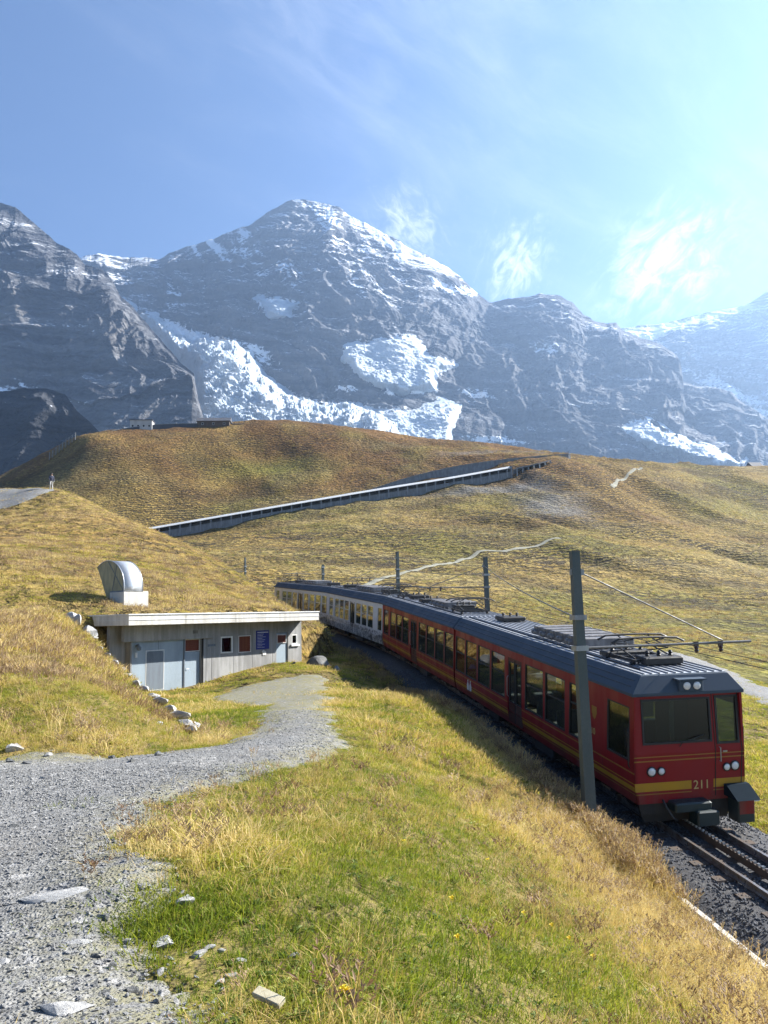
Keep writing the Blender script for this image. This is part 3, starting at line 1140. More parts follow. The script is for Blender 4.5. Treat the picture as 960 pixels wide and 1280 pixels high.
MO, mo_px = mass('mountain', moench_crest, [(60, 600, 2700), (500, 640, 2650), (700, 640, 2600), (1060, 640, 2450)], 760, 400, 62.0, 3.0, M_rock,
                 'broad snow-dusted mountain with a rounded summit and icy ledges', moench_snow, moench_dust, jag=2.2)

eiger_crest = [(-260, 150, 2900), (-150, 205, 2800), (-60, 235, 2700), (0, 255, 2600), (20, 262, 2570), (45, 281, 2530), (70, 303, 2480), (95, 318, 2430), (107, 331, 2400), (128, 337, 2370),
               (140, 350, 2340), (150, 371, 2310), (165, 384, 2270), (185, 408, 2200), (205, 432, 2120), (225, 455, 2030), (243, 470, 1950), (248, 500, 1900), (256, 530, 1860), (266, 590, 1800)]
mass('mountain', eiger_crest, [(-260, 620, 2000), (60, 615, 1850), (150, 615, 1700), (266, 612, 1620)], 460, 400, 34.0, 12.0, M_cliff,
     'steep banded rock flank falling to the icefall', [([(-10, 486), (20, 482), (48, 494), (46, 500), (0, 496)], 0.8), ([(20, 470), (48, 484), (30, 484)], 0.7)],
     lambda V, qx, qy: 0.16 * sstep(420, 300, qy) - 0.20, strata=(38.0, 9.0), scale=300.0, dip=-0.12, jag=1.8)

jung_crest = [(700, 470, 5000), (745, 440, 5000), (772, 413, 5000), (792, 409, 5000), (835, 405, 5000), (870, 395, 5000), (900, 388, 5000), (925, 383, 4990), (940, 376, 4980), (955, 366, 4970),
              (980, 352, 4950), (1050, 330, 4900), (1200, 290, 4850)]
mass('mountain', jung_crest, [(700, 640, 3700), (1200, 640, 3600)], 300, 240, 60.0, 21.0, M_rock, 'far pale snowy shoulder of the mountain chain',
     [([(770, 412), (800, 408), (850, 400), (900, 386), (935, 378), (950, 385), (900, 396), (850, 408), (815, 430), (790, 440)], 1.0),
      ([(840, 455), (900, 470), (960, 500), (960, 540), (900, 500)], 0.55)], lambda V, qx, qy: np.full(len(V), -0.02), jag=1.0)

spur_crest = [(-220, 500, 1250), (-60, 492, 1220), (0, 490, 1200), (30, 487, 1190), (60, 487, 1180), (82, 494, 1160), (95, 512, 1140), (112, 527, 1120), (128, 545, 1100), (150, 575, 1080)]
mass('mountain_spur', spur_crest, [(-220, 640, 1120), (150, 640, 1040)], 190, 160, 16.0, 33.0, M_spur, 'low rock spur coloured dark for shade below the banded flank', strata=(26.0, 6.0), scale=150.0, dip=-0.1,
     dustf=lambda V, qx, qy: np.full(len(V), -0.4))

# ice bodies lying in the troughs and on the ledges of the big mountain
MPx, MPy, _ = project(MO)


def cells(x, z, s, seed):
    """Blocky serac relief: every cell of a jittered lattice has its own height."""
    x, z = x / s, z / s
    bd, bh = np.full(x.shape, 9.0), np.zeros(x.shape)
    x0, z0 = np.floor(x), np.floor(z)
    for i in (-1, 0, 1):
        for j in (-1, 0, 1):
            jx, jz = x0 + i, z0 + j
            ox, oz = jx + 0.5 + 0.45 * _hash(jx, jz, np.full(x.shape, seed)), jz + 0.5 + 0.45 * _hash(jx, jz, np.full(x.shape, seed + 1))
            dd = np.hypot(x - ox, z - oz)
            m_ = dd < bd
            bd = np.where(m_, dd, bd)
            bh = np.where(m_, _hash(jx, jz, np.full(x.shape, seed + 2)), bh)
    return bh * 0.6 + (0.6 - bd)


def ice_body(poly, label, NI, NJ, prof, edge, rough, seed):
    """prof(t) = how far (m) the ice stands out of the rock face at relative height t (0 top, 1 foot)."""
    pa = np.array(poly, float)
    x0, y0 = pa.min(0) - 12
    x1, y1 = pa.max(0) + 12
    ipx, ipy = np.linspace(x0, x1, NI), np.linspace(y0, y1, NJ)
    IX, IY = np.meshgrid(ipx, ipy)
    cols = np.interp(ipx, mo_px, np.arange(len(mo_px)))
    depth = np.zeros((NJ, NI))
    for j in range(NI):
        c_ = int(round(cols[j]))
        sm = np.convolve(np.pad(MO[:, c_, 1], 15, 'edge'), np.ones(31) / 31, 'valid')
        o_ = np.argsort(MPy[:, c_])
        depth[:, j] = np.interp(IY[:, j], MPy[o_, c_], sm[o_])
    k9 = np.ones(17) / 17
    depth = np.apply_along_axis(lambda r: np.convolve(np.pad(r, 8, 'edge'), k9, 'valid'), 1, depth)
    isd = poly_sd(IX + 6 * fbm(IX / 16, IY / 16, seed + 2.0, 4), IY + 5 * fbm(IX / 13, IY / 13, seed + 6.0, 4), poly)
    keep = isd > -9
    t = np.clip((IY - y0) / (y1 - y0), 0, 1)
    out = np.interp(t.ravel(), [q[0] for q in prof], [q[1] for q in prof]).reshape(t.shape)
    depth = depth - out * sstep(-1, edge, isd) + 60 * sstep(0, -8, isd)
    IP = at_np(IX, IY, depth)
    xx, zz = IP[..., 0], IP[..., 2]
    wz = zz + 12 * fbm(xx / 90, zz / 90, seed, 3)
    ser = (14 if NI > 200 else 5) * cells(xx + 14 * fbm(xx / 60, zz / 60, 1.0, 3), wz * 1.5, 60.0, seed + 5) + 18 * ridged(xx / 70, wz / 22, seed + 8.0, 4) + 10 * ridged(xx / 30 + wz / 60, wz / 9, seed + 2.0, 3)
    ser = ser + (24 if NI > 200 else 9) * ridged(xx / 170, zz / 110, seed + 3.0, 3) + 6 * cells(xx, zz * 2.4, 22.0, seed + 9)
    IP = IP + np.array([0.0, -0.80, 0.60]) * (rough * ser * np.clip(isd / 7, 0.15, 1))[..., None]
    idx = np.full(IX.shape, -1)
    idx[keep] = np.arange(keep.sum())
    q = np.stack([idx[:-1, :-1], idx[1:, :-1], idx[1:, 1:], idx[:-1, 1:]], -1).reshape(-1, 4)
    q = q[(q >= 0).all(1)]
    gl = link('glacier', mesh_np('glacier', IP[keep], q, smooth=False), M_ice)
    tag(gl, label, 'glacier', kind='structure')


ice_body([(150, 372), (170, 384), (195, 396), (222, 418), (238, 428), (262, 424), (298, 428), (318, 446), (335, 472), (362, 492), (395, 506), (440, 506), (476, 514), (505, 536), (520, 575), (150, 575), (225, 540),
          (236, 500), (232, 470), (215, 448), (190, 420)], 'crevassed white icefall tumbling between the rock faces', 330, 300, [(0, 60), (0.25, 150), (0.45, 330), (0.65, 480), (0.85, 560), (1, 600)], 26, 1.0, 0.0)
ice_body([(428, 434), (450, 427), (520, 419), (532, 440), (572, 456), (546, 466), (545, 488), (500, 492), (470, 482), (445, 467), (430, 450)], 'hanging glacier on the shelf below the summit ridge', 150, 100,
         [(0, 6), (0.3, 25), (0.7, 55), (1, 75)], 8, 0.45, 20.0)
ice_body([(420, 508), (470, 510), (515, 516), (545, 500), (576, 505), (570, 522), (562, 560), (500, 566), (450, 540)], 'lower ice terrace under the hanging glacier', 150, 90, [(0, 10), (0.3, 50), (0.7, 110), (1, 150)], 9, 0.5, 40.0)
ice_body([(318, 371), (345, 374), (372, 380), (353, 399), (334, 394)], 'small bright ice patch in the middle of the face', 70, 50, [(0, 8), (1, 40)], 5, 0.4, 60.0)
ice_body([(770, 534), (815, 524), (835, 540), (880, 556), (935, 577), (900, 588), (840, 570), (800, 556)], 'tongue of snow and ice at the foot of the right spur', 150, 70, [(0, 8), (1, 170)], 10, 0.5, 80.0)

# ------------------------------------------------------------------ train materials
def paint(name, c, rough=0.38, dirt=(0.10, 0.08, 0.06)):
    k = NT(name)
    p = k.obj()
    a = k.noise(k.scale(p, (1, 1, 0.3)), 1.6, 6, 0.6)
    b = k.noise(p, 22.0, 4, 0.65)
    sep = k.n('ShaderNodeSeparateXYZ', {0: p})
    low = k.mr(sep.outputs[2], 0.5, 1.1, 0.55, 0.06)           # road dust sticks to the lower panels
    f = k.math('MULTIPLY', k.mr(k.math('MULTIPLY_ADD', b, 0.4, a), 0.5, 0.95), low)
    col = k.mix(f, c, dirt)
    k.bsdf(col, k.mr(a, 0.3, 0.7, rough - 0.08, rough + 0.2), 0, k.bump(a, 0.25, 0.006), 0.25)
    return k.m


def picture_wrap():
    """Grey and white photo wrap of rock and snow."""
    k = NT('grey_picture_wrap')
    p = k.obj()
    a = k.noise(k.scale(p, (1, 0.8, 1.5)), 1.9, 8, 0.72, 1.6)
    b = k.noise(k.scale(p, (1, 1, 2.2)), 5.0, 6, 0.7, 0.8)
    f = k.mr(k.math('MULTIPLY_ADD', b, 0.6, a), 0.68, 0.92)
    col = k.mix(f, (0.055, 0.06, 0.07), (0.62, 0.63, 0.64))
    k.bsdf(col, 0.35, 0, None, 0.5)
    return k.m


def glass(name, tint=(0.55, 0.6, 0.58), rough=0.02, refl=1.0):
    k = NT(name)
    fr = k.n('ShaderNodeFresnel', {'IOR': 1.5})
    tr = k.n('ShaderNodeBsdfTransparent', {'Color': tint})
    gl = k.n('ShaderNodeBsdfGlossy', {'Color': (0.95, 0.97, 1.0), 'Roughness': rough})
    bf = k.n('ShaderNodeNewGeometry').outputs['Backfacing']
    f = k.math('MINIMUM', k.math('MULTIPLY_ADD', fr, 1.1 * refl, 0.02), 1.0)
    f = k.math('MULTIPLY', f, k.math('SUBTRACT', 1.0, bf))
    mx = k.n('ShaderNodeMixShader', {0: f, 1: tr, 2: gl})
    k.t.links.new(mx.outputs[0], k.out.inputs[0])
    return k.m


M_red = paint('red_coach_paint', (0.22, 0.009, 0.014))
M_reddark = paint('dark_red_panel', (0.07, 0.010, 0.011))
M_yellow = paint('yellow_stripe_paint', (0.42, 0.23, 0.02), 0.4)
M_thin = paint('ochre_line_paint', (0.30, 0.15, 0.03), 0.4)
M_white = paint('white_coach_paint', (0.60, 0.61, 0.61))
M_wrap = picture_wrap()
M_roofside = worn('blue_grey_roof', (0.048, 0.070, 0.100), (0.06, 0.082, 0.112), 0.62, 2.0, spec=0.22)
M_deck = worn('aluminium_deck', (0.46, 0.47, 0.49), (0.34, 0.35, 0.36), 0.45, 2.5, 0.1)
M_rib = worn('roof_rib_metal', (0.22, 0.23, 0.25), (0.15, 0.155, 0.165), 0.5, 3.0, 0.3)
M_black = worn('black_equipment', (0.012, 0.012, 0.014), (0.03, 0.028, 0.026), 0.6, 6.0)
M_under = worn('dark_running_gear', (0.018, 0.017, 0.017), (0.045, 0.038, 0.032), 0.75, 5.0)
M_rubber = worn('window_rubber', (0.014, 0.014, 0.015), (0.025, 0.025, 0.025), 0.6, 8.0)
M_alu = worn('brushed_aluminium', (0.42, 0.43, 0.44), (0.30, 0.30, 0.31), 0.38, 6.0, 0.7)
M_resist = worn('grey_resistor_boxes', (0.20, 0.195, 0.20), (0.11, 0.105, 0.105), 0.55, 7.0, 0.3)
M_teal = worn('dark_green_box', (0.010, 0.024, 0.026), (0.018, 0.03, 0.032), 0.5, 5.0)
M_seat = worn('blue_seat_fabric', (0.05, 0.07, 0.13), (0.08, 0.09, 0.13), 0.9, 8.0)
M_inner = worn('cream_interior', (0.42, 0.40, 0.35), (0.34, 0.32, 0.28), 0.7, 2.0)
M_floor = worn('dark_carriage_floor', (0.06, 0.06, 0.06), (0.10, 0.10, 0.10), 0.7, 2.0)
M_glass = glass('carriage_glass', (0.78, 0.80, 0.72))
M_wind = glass('windscreen_glass', (0.34, 0.42, 0.40))
M_lens = glass('lamp_glass', (0.9, 0.9, 0.9), 0.05)
M_chrome = worn('lamp_reflector', (0.72, 0.73, 0.74), (0.62, 0.63, 0.64), 0.25, 9.0, 0.1)
M_gold = worn('gold_lettering', (0.52, 0.40, 0.16), (0.42, 0.32, 0.12), 0.45, 9.0)
M_emblem = worn('pale_emblem', (0.62, 0.62, 0.60), (0.5, 0.5, 0.48), 0.5, 9.0)

_win_cache = {}


def ring(x0, x1, z0, z1, b, y0, y1):
    m = MB()
    m.box(x0, x1, y0, y1, z0, z0 + b).box(x0, x1, y0, y1, z1 - b, z1)
    m.box(x0, x0 + b, y0, y1, z0 + b, z1 - b).box(x1 - b, x1, y0, y1, z0 + b, z1 - b)
    return m


def win_meshes(w, h, sash, frame_m, glass_m, bar=0.045):
    """Window facing -y, x from 0..w, z from 0..h."""
    key = (round(w, 3), round(h, 3), round(sash, 3), frame_m.name, glass_m.name)
    if key not in _win_cache:
        f = ring(-0.015, w + 0.015, -0.015, h + 0.015, bar, -0.012, 0.05).mesh('window', frame_m)
        g = MB().box(bar - 0.01, w - bar + 0.01, 0.016, 0.024, bar - 0.01, h - bar + 0.01).mesh('pane', glass_m)
        s = MB().box(bar, w - bar, 0.004, 0.036, h * sash - 0.02, h * sash + 0.02).mesh('sash_bar', frame_m) if sash else None
        _win_cache[key] = (f, g, s)
    return _win_cache[key]


def window_on(parent, name, M, w, h, sash, frame_m, glass_m):
    f, g, s = win_meshes(w, h, sash, frame_m, glass_m)
    o = link(name, f, None, parent)
    o.matrix_local = M
    link('pane', g, None, o)
    if s:
        link('sash_bar', s, None, o)
    return o


def side_matrix(sgn, y, z):
    """Local frame for something set into a side wall: x runs along the car, -y points outward."""
    if sgn < 0:      # left wall, outward = -x; window x axis -> -y so that it is right handed
        m = Matrix(((0, 1, 0, -HALF_W), (-1, 0, 0, y), (0, 0, 1, z), (0, 0, 0, 1)))
    else:
        m = Matrix(((0, -1, 0, HALF_W), (1, 0, 0, y), (0, 0, 1, z), (0, 0, 0, 1)))
    return m


def text_mesh(s, size, mat, name):
    cu = bpy.data.curves.new(name, 'FONT')
    cu.body = s
    cu.size = size
    cu.extrude = 0.002
    cu.resolution_u = 3
    tmp = bpy.data.objects.new('tmp_text', cu)
    me = bpy.data.meshes.new_from_object(tmp)
    bpy.data.objects.remove(tmp)
    me.materials.clear()
    me.materials.append(mat)
    me.name = name
    return me


# shared small parts
bench_me = MB().cbox(-0.5, 0.5, -0.25, 0.25, 0.0, 0.42, 0.03).cbox(-0.5, 0.5, 0.18, 0.30, 0.40, 1.02, 0.03).mesh('seat_bench', M_seat)
wheel_prof = [(0.10, -0.07), (0.40, -0.06), (0.44, -0.06), (0.40, -0.03), (0.39, 0.05), (0.33, 0.055), (0.12, 0.03), (0.10, 0.07)]
wheel_me = MB().lathe(wheel_prof, (0, 0, 0), (1, 0, 0), 24).mesh('wheel', M_under)
axle_me = MB().tube([(-0.62, 0, 0), (0.62, 0, 0)], 0.06, 8).mesh('axle', M_under)
bogie_mb = MB()
for s_ in (-1, 1):
    bogie_mb.prism([(-1.35, 0.42), (-1.0, 0.34), (-0.5, 0.52), (0.5, 0.52), (1.0, 0.34), (1.35, 0.42), (1.35, 0.56), (0.6, 0.70), (-0.6, 0.70), (-1.35, 0.56)], 'x', s_ * 0.82 - 0.07, s_ * 0.82 + 0.07)
    for yy in (-0.95, 0.95):
        bogie_mb.box(s_ * 0.95 - 0.08, s_ * 0.95 + 0.08, yy - 0.13, yy + 0.13, 0.30, 0.56)
bogie_mb.box(-0.78, 0.78, -0.3, 0.3, 0.46, 0.66)
bogie_me = bogie_mb.mesh('bogie_frame', M_under)


def pantograph(parent, y, up=0.42):
    base = MB()
    for x in (-0.55, 0.55):
        base.box(x - 0.03, x + 0.03, y - 0.75, y + 0.75, 3.36, 3.42)
    for yy in (-0.7, 0, 0.7):
        base.box(-0.6, 0.6, y + yy - 0.03, y + yy + 0.03, 3.365, 3.425)
    for x in (-0.55, 0.55):
        for yy in (-0.6, 0.6):
            base.lathe([(0.05, 0), (0.08, 0.02), (0.05, 0.04), (0.08, 0.06), (0.05, 0.09)], (x, y + yy, 3.27), (0, 0, 1), 8)
    o = base.build('pantograph', M_black, parent)
    arms = MB()
    for x in (-0.5, 0.5):
        arms.tube([(x, y - 0.65, 3.43), (x * 0.9, y + 0.55, 3.43 + up * 0.55), (x * 0.8, y - 0.35, 3.43 + up)], 0.022, 6)
        arms.tube([(x, y + 0.65, 3.43), (x * 0.9, y - 0.45, 3.43 + up * 0.5), (x * 0.8, y + 0.35, 3.43 + up)], 0.018, 6)
    arms.tube([(-0.45, y + 0.5, 3.43 + up * 0.55), (0.45, y - 0.5, 3.43 + up * 0.55)], 0.015, 5)
    arms.build('pantograph_arm', M_black, o)
    for yy in (-0.35, 0.35):
        hd = MB()
        hd.tube([(-0.95, y + yy, 3.36 + up), (-0.75, y + yy, 3.45 + up), (-0.3, y + yy, 3.47 + up), (0.3, y + yy, 3.47 + up), (0.75, y + yy, 3.45 + up), (0.95, y + yy, 3.36 + up)], 0.026, 6)
        hd.build('contact_strip', M_black, o)
    return o


def make_car(i, livery, label, doors, wins, cab_front=False, cab_rear=False, pans=(), resist=None, boxes=(), front_parts=False):
    a, b = cen[i], cen[i + 1]
    d = (b - a)
    yv = d.normalized()
    xv = Vector((yv.y, -yv.x, 0)).normalized()
    zv = xv.cross(yv).normalized()
    M = Matrix(((xv.x, yv.x, zv.x, a.x), (xv.y, yv.y, zv.y, a.y), (xv.z, yv.z, zv.z, a.z), (0, 0, 0, 1)))
    L = d.length
    y0, y1 = (0.0 if cab_front else 0.09), L - (0.02 if cab_rear else 0.09)
    car = thing('railcar', label, 'train car', 'coupled cars of the mountain train', matrix=M)
    red = livery == 'red'
    body_m = M_red if red else M_wrap
    upper_m = M_red if red else M_white
    fr_m = M_rubber if red else M_white
    zlo, zsill, ztop, zg = 0.54, 1.30, 2.62, 2.88
    hw = HALF_W

    def xo(z):
        return hw - (0.07 * max(0.0, (0.95 - z) / 0.41)) - 0.035 * max(0.0, (z - 1.6) / 1.3)

    ops = [(s0, s1, z0, z1) for (s0, s1, z0, z1, _k) in wins] + [(s0, s1, 0.62, 2.60) for (s0, s1) in doors]
    # lower and upper wall bands
    for nm, za, zb, mm in (('lower_wall', zlo, 1.22, body_m), ('upper_wall', 1.22, zg, upper_m)):
        wb = MB()
        for sg in (-1, 1):
            op = [(o[0], o[1], max(o[2], za), min(o[3], zb)) for o in ops if o[2] < zb and o[3] > za]
            edges = [za, zb] + ([0.95] if za < 0.95 < zb else []) + ([1.6] if za < 1.6 < zb else [])
            if nm == 'lower_wall':
                wb.panel(lambda u, w, dd, sg=sg: (sg * (xo(w) - dd), u, w), y0, y1, za, 0.95, [(o[0], o[1], max(o[2], za), 0.95) for o in op if o[2] < 0.95], 0.05)
                wb.panel(lambda u, w, dd, sg=sg: (sg * (xo(w) - dd), u, w), y0, y1, 0.95, zb, [(o[0], o[1], max(o[2], 0.95), o[3]) for o in op], 0.05)
            else:
                wb.panel(lambda u, w, dd, sg=sg: (sg * (xo(w) - dd), u, w), y0, y1, za, zb, op, 0.05)
        wb.build(nm, mm, car)
    # windows and doors
    for (s0, s1, z0, z1, kind) in wins:
        for sg in (-1, 1):
            Mx = side_matrix(sg, s1 if sg < 0 else s0, z0)
            Mx[0][3] = sg * (xo((z0 + z1) / 2) + 0.003)
            tilt = Matrix.Rotation(-math.atan(0.027), 4, 'X')
            window_on(car, 'window', Mx @ tilt, s1 - s0, z1 - z0, {'s': 0.55, 'p': 0.0, 'd': 0.62}[kind], fr_m, M_glass)
    for (s0, s1) in doors:
        w = s1 - s0
        for sg in (-1, 1):
            Mx = side_matrix(sg, s1 if sg < 0 else s0, 0.62)
            Mx[0][3] = sg * (xo(1.6) - 0.035)
            dm = MB()
            dm.panel(lambda u, v, dd: (u, dd, v), 0.0, w, 0.0, 1.98, [(0.10, w / 2 - 0.06, 0.62, 1.86), (w / 2 + 0.06, w - 0.10, 0.62, 1.86)], 0.04)
            do = dm.build('door', M_reddark if red else M_wrap, car)
            do.matrix_local = Mx
            for xx in (0.10, w / 2 + 0.06):
                f, g, s = win_meshes(w / 2 - 0.16, 1.24, 0.0, M_rubber, M_glass, 0.03)
                wo = link('door_window', f, None, do, loc=(xx, 0.0, 0.62))
                link('pane', g, None, wo)
            MB().box(w / 2 - 0.014, w / 2 + 0.014, -0.012, 0.0, 0.02, 1.95).build('door_seal', M_rubber, do)
            MB().tube([(0.045, -0.02, 0.75), (0.045, -0.06, 0.8), (0.045, -0.06, 1.35), (0.045, -0.02, 1.4)], 0.014, 6).build('handrail', M_alu, do)
    # stripes run along both sides, broken by the doors
    if red:
        spans, cur = [], y0
        for (s0, s1) in sorted(doors):
            spans.append((cur, s0 - 0.02))
            cur = s1 + 0.02
        spans.append((cur, y1))
        for nm, za, zb, mm in (('yellow_stripe', 0.80, 0.98, M_yellow), ('lower_line', 0.73, 0.752, M_thin), ('upper_line', 1.175, 1.205, M_thin)):
            sb = MB()
            for (c0, c1) in spans:
                for sg in (-1, 1):
                    xa, xb = xo(za) + 0.003, xo(zb) + 0.003
                    sb.add([(sg * xa, c0, za), (sg * xa, c1, za), (sg * xb, c1, zb), (sg * xb, c0, zb), (sg * (xa - 0.02), c0, za), (sg * (xa - 0.02), c1, za), (sg * (xb - 0.02), c1, zb), (sg * (xb - 0.02), c0, zb)],
                           [(0, 1, 2, 3), (4, 7, 6, 5), (0, 4, 5, 1), (3, 2, 6, 7), (0, 3, 7, 4), (1, 5, 6, 2)])
            sb.build(nm, mm, car)
    seam_me = MB().box(-0.006, 0.006, -0.006, 0.006, 0.985, 1.17).mesh('panel_seam', M_rubber)   # vertical joints between the body panels
    for s_ in [q for q in np.arange(1.45, L - 0.4, 1.9) if not any(a0 - 0.15 < q < a1 + 0.15 for a0, a1 in doors)]:
        for sg in (-1, 1):
            link('panel_seam', seam_me, None, car, loc=(sg * (xo(0.96) - 0.0045), float(s_), 0.0))

    # ends
    def end_wall(y, inward, cab):
        op = []
        if cab:
            op = [(-1.10, 0.56, 1.80, 2.74), (0.68, 1.22, 1.74, 2.76)]
        else:
            op = [(-0.4, 0.4, 0.9, 2.6)]
        rake = 0.10 if cab else 0.0

        def fm(u, w, dd):
            k = max(0.0, (w - 1.6) / 1.28)
            lim = xo(w) / hw
            return (u * lim, y + inward * (dd + rake * k), w)
        eb = MB()
        lows = [o for o in op if o[2] < 1.6]
        eb.panel(fm, -hw, hw, zlo, 0.95, [(o[0], o[1], max(o[2], zlo), 0.95) for o in op if o[2] < 0.95], 0.05)
        eb.panel(fm, -hw, hw, 0.95, 1.6, [(o[0], o[1], 0.95, 1.6) for o in lows], 0.05)
        eb.panel(fm, -hw, hw, 1.6, zg, [(o[0], o[1], max(o[2], 1.6), o[3]) for o in op], 0.05)
        return eb, fm
    for yy, inward, cab in ((y0, 1, cab_front), (y1, -1, cab_rear)):
        eb, fm = end_wall(yy, inward, cab)
        eb.build('end_wall', M_red if red else M_white, car)
        if cab:
            ang = math.atan(0.10 / 1.28)
            for (u0, u1, w0, w1) in ((-1.10, 0.56, 1.80, 2.74), (0.68, 1.22, 1.74, 2.76)):
                Mx = Matrix.Translation(Vector(fm(u0 if inward > 0 else u1, w0, -0.004))) @ (Matrix.Rotation(0 if inward > 0 else math.pi, 4, 'Z')) @ Matrix.Rotation(-ang, 4, 'X')
                window_on(car, 'windscreen' if u1 < 0.6 else 'cab_door_window', Mx, (u1 - u0) * 0.985, w1 - w0, 0, M_rubber, M_wind)
        else:
            gb = MB()                                            # bellows between the cars
            for q in range(4):
                yb = yy - inward * 0.03 * q
                gb.box(-0.62, 0.62, min(yb, yb - inward * 0.022), max(yb, yb - inward * 0.022), 0.75, 2.72)
            gb.build('gangway_bellows', M_rubber, car)
    # floor, ceiling, seats
    MB().box(-hw + 0.10, hw - 0.10, y0 + 0.07, y1 - 0.07, 0.56, 0.64).build('floor', M_floor, car)
    MB().box(-hw + 0.10, hw - 0.10, y0 + 0.12, y1 - 0.12, 2.76, 2.80).build('ceiling', M_inner, car)
    ny = int((y1 - y0 - 3.0) / 1.42)
    for q in range(ny):
        yb = y0 + (2.6 if cab_front else 0.9) + q * 1.42
        if yb > y1 - 0.8 or any(s0 - 0.5 < yb < s1 + 0.5 for s0, s1 in doors):
            continue
        for xx in (-0.72, 0.72):
            link('seat_bench', bench_me, None, car, loc=(xx, yb, 0.64))
    if cab_front:
        MB().cbox(-1.1, 0.5, y0 + 0.14, y0 + 0.55, 0.64, 1.72, 0.04).build('driver_desk', M_teal, car)
        MB().cbox(-0.75, -0.25, y0 + 1.05, y0 + 1.5, 0.64, 1.15, 0.04).cbox(-0.75, -0.25, y0 + 1.42, y0 + 1.54, 1.1, 1.95, 0.04).build('driver_seat', M_seat, car)
        MB().box(-1.12, -0.72, y0 + 0.22, y0 + 0.24, 2.35, 2.72).box(-0.28, -0.18, y0 + 0.3, y0 + 0.32, 1.75, 2.7).build('cab_blind', M_inner, car)  # cab blind, and a pale upright strip standing for a windscreen reflection
        MB().box(-1.2, -0.35, y0 + 1.95, y0 + 2.0, 0.64, 2.70).box(0.35, 1.2, y0 + 1.95, y0 + 2.0, 0.64, 2.70).build('cab_partition', M_floor, car)
    # roof
    fc, rc = (0.10 if cab_front else 0.0), (0.10 if cab_rear else 0.0)
    xe, xt, ze, zt = hw + 0.015, 1.06, 2.88, 3.26
    yf, yr = y0 - (0.02 if cab_front else 0.0), y1 + (0.02 if cab_rear else 0.0)
    yf2, yr2 = yf + fc + 0.06, yr - rc - 0.06
    rb = MB()
    lip = 0.10
    v = [(-xe, yf, ze - 0.05), (xe, yf, ze - 0.05), (xe, yr, ze - 0.05), (-xe, yr, ze - 0.05),
         (-xe, yf, ze + 0.02), (xe, yf, ze + 0.02), (xe, yr, ze + 0.02), (-xe, yr, ze + 0.02),
         (-xt, yf2, zt), (xt, yf2, zt), (xt, yr2, zt), (-xt, yr2, zt)]
    f = [(3, 2, 1, 0), (0, 1, 5, 4), (1, 2, 6, 5), (2, 3, 7, 6), (3, 0, 4, 7), (4, 5, 9, 8), (5, 6, 10, 9), (6, 7, 11, 10), (7, 4, 8, 11), (8, 9, 10, 11)]
    rb.add(v, f)
    roof = rb.build('roof', M_roofside, car, bevel=0.012)
    MB().box(-xt + 0.03, xt - 0.03, yf2 + 0.03, yr2 - 0.03, zt + 0.002, zt + 0.018).build('roof_deck', M_deck, roof)
    rib = MB().box(-0.014, 0.014, yf2 + 0.05, yr2 - 0.05, zt + 0.016, zt + 0.045).mesh('roof_rib', M_rib)
    for q in range(11):
        link('roof_rib', rib, None, roof, loc=(-0.95 + q * 0.19, 0, 0))
    sr = MB()
    for sg in (-1, 1):
        for t in (0.33, 0.66):
            xx, zz_ = xe + (xt - xe) * t, ze + 0.02 + (zt - ze - 0.02) * t
            sr.box(min(sg * (xx + 0.012), sg * (xx - 0.012)), max(sg * (xx + 0.012), sg * (xx - 0.012)), yf2 + 0.1, yr2 - 0.1, zz_ - 0.006, zz_ + 0.018)
    sr.build('gutter_rib', M_roofside, roof)
    for y in pans:
        pantograph(car, y)
    if resist:
        n = int((resist[1] - resist[0]) / 0.62)
        rm = MB()
        rm.cbox(-0.66, 0.86, -0.16, 0.16, 0.08, 0.30, 0.02)
        for yy in (-0.1, 0.1):
            rm.lathe([(0.03, 0), (0.075, 0.03), (0.075, 0.09), (0.03, 0.12)], (-0.76, yy, 0.13), (1, 0, 0), 8)
        for xx in (-0.5, 0.6):
            rm.box(xx - 0.03, xx + 0.03, -0.19, 0.19, 0.0, 0.082)
        rmm = rm.mesh('resistor_box', M_resist)
        for q in range(n):
            link('resistor_box', rmm, None, car, loc=(0.05, resist[0] + q * 0.62, zt + 0.045))
    for (yb, xb, w, dd, h) in boxes:
        bb = MB()
        bb.cbox(xb - w / 2, xb + w / 2, yb - dd / 2, yb + dd / 2, zt + 0.07, zt + 0.07 + h, 0.03)
        for sx in (-1, 1):
            for sy in (-1, 1):
                bb.box(xb + sx * w * 0.4 - 0.03, xb + sx * w * 0.4 + 0.03, yb + sy * dd * 0.4 - 0.03, yb + sy * dd * 0.4 + 0.03, zt + 0.03, zt + 0.09)
        for q in range(3):
            bb.lathe([(0.03, 0), (0.06, 0.03), (0.035, 0.06), (0.06, 0.09), (0.03, 0.14)], (xb - w * 0.3 + q * w * 0.3, yb, zt + 0.06 + h), (0, 0, 1), 8)
        bb.build('roof_equipment', M_black, car)
    MB().tube([(-0.85, yf2 + 0.4, zt + 0.07), (-0.85, yr2 - 0.4, zt + 0.07)], 0.022, 6).build('roof_conduit', M_black, roof)
    # running gear
    for yb in (2.5, L - 2.5):
        bo = link('bogie_frame', bogie_me, None, car, loc=(0, yb, 0))
        for yy in (-0.95, 0.95):
            link('axle', axle_me, None, bo, loc=(0, yy, 0.40))
            for sg in (-1, 1):
                link('wheel', wheel_me, None, bo, loc=(sg * 0.55, yy, 0.40), rot=(0, 0, 0 if sg > 0 else math.pi))
    for (ya, yb, xx) in ((4.6, 6.0, -0.75), (6.6, 8.9, 0.2), (9.2, 10.2, -0.7)):
        MB().cbox(xx - 0.45, xx + 0.45, ya, yb, 0.26, 0.56, 0.03).build('underfloor_box', M_under, car)
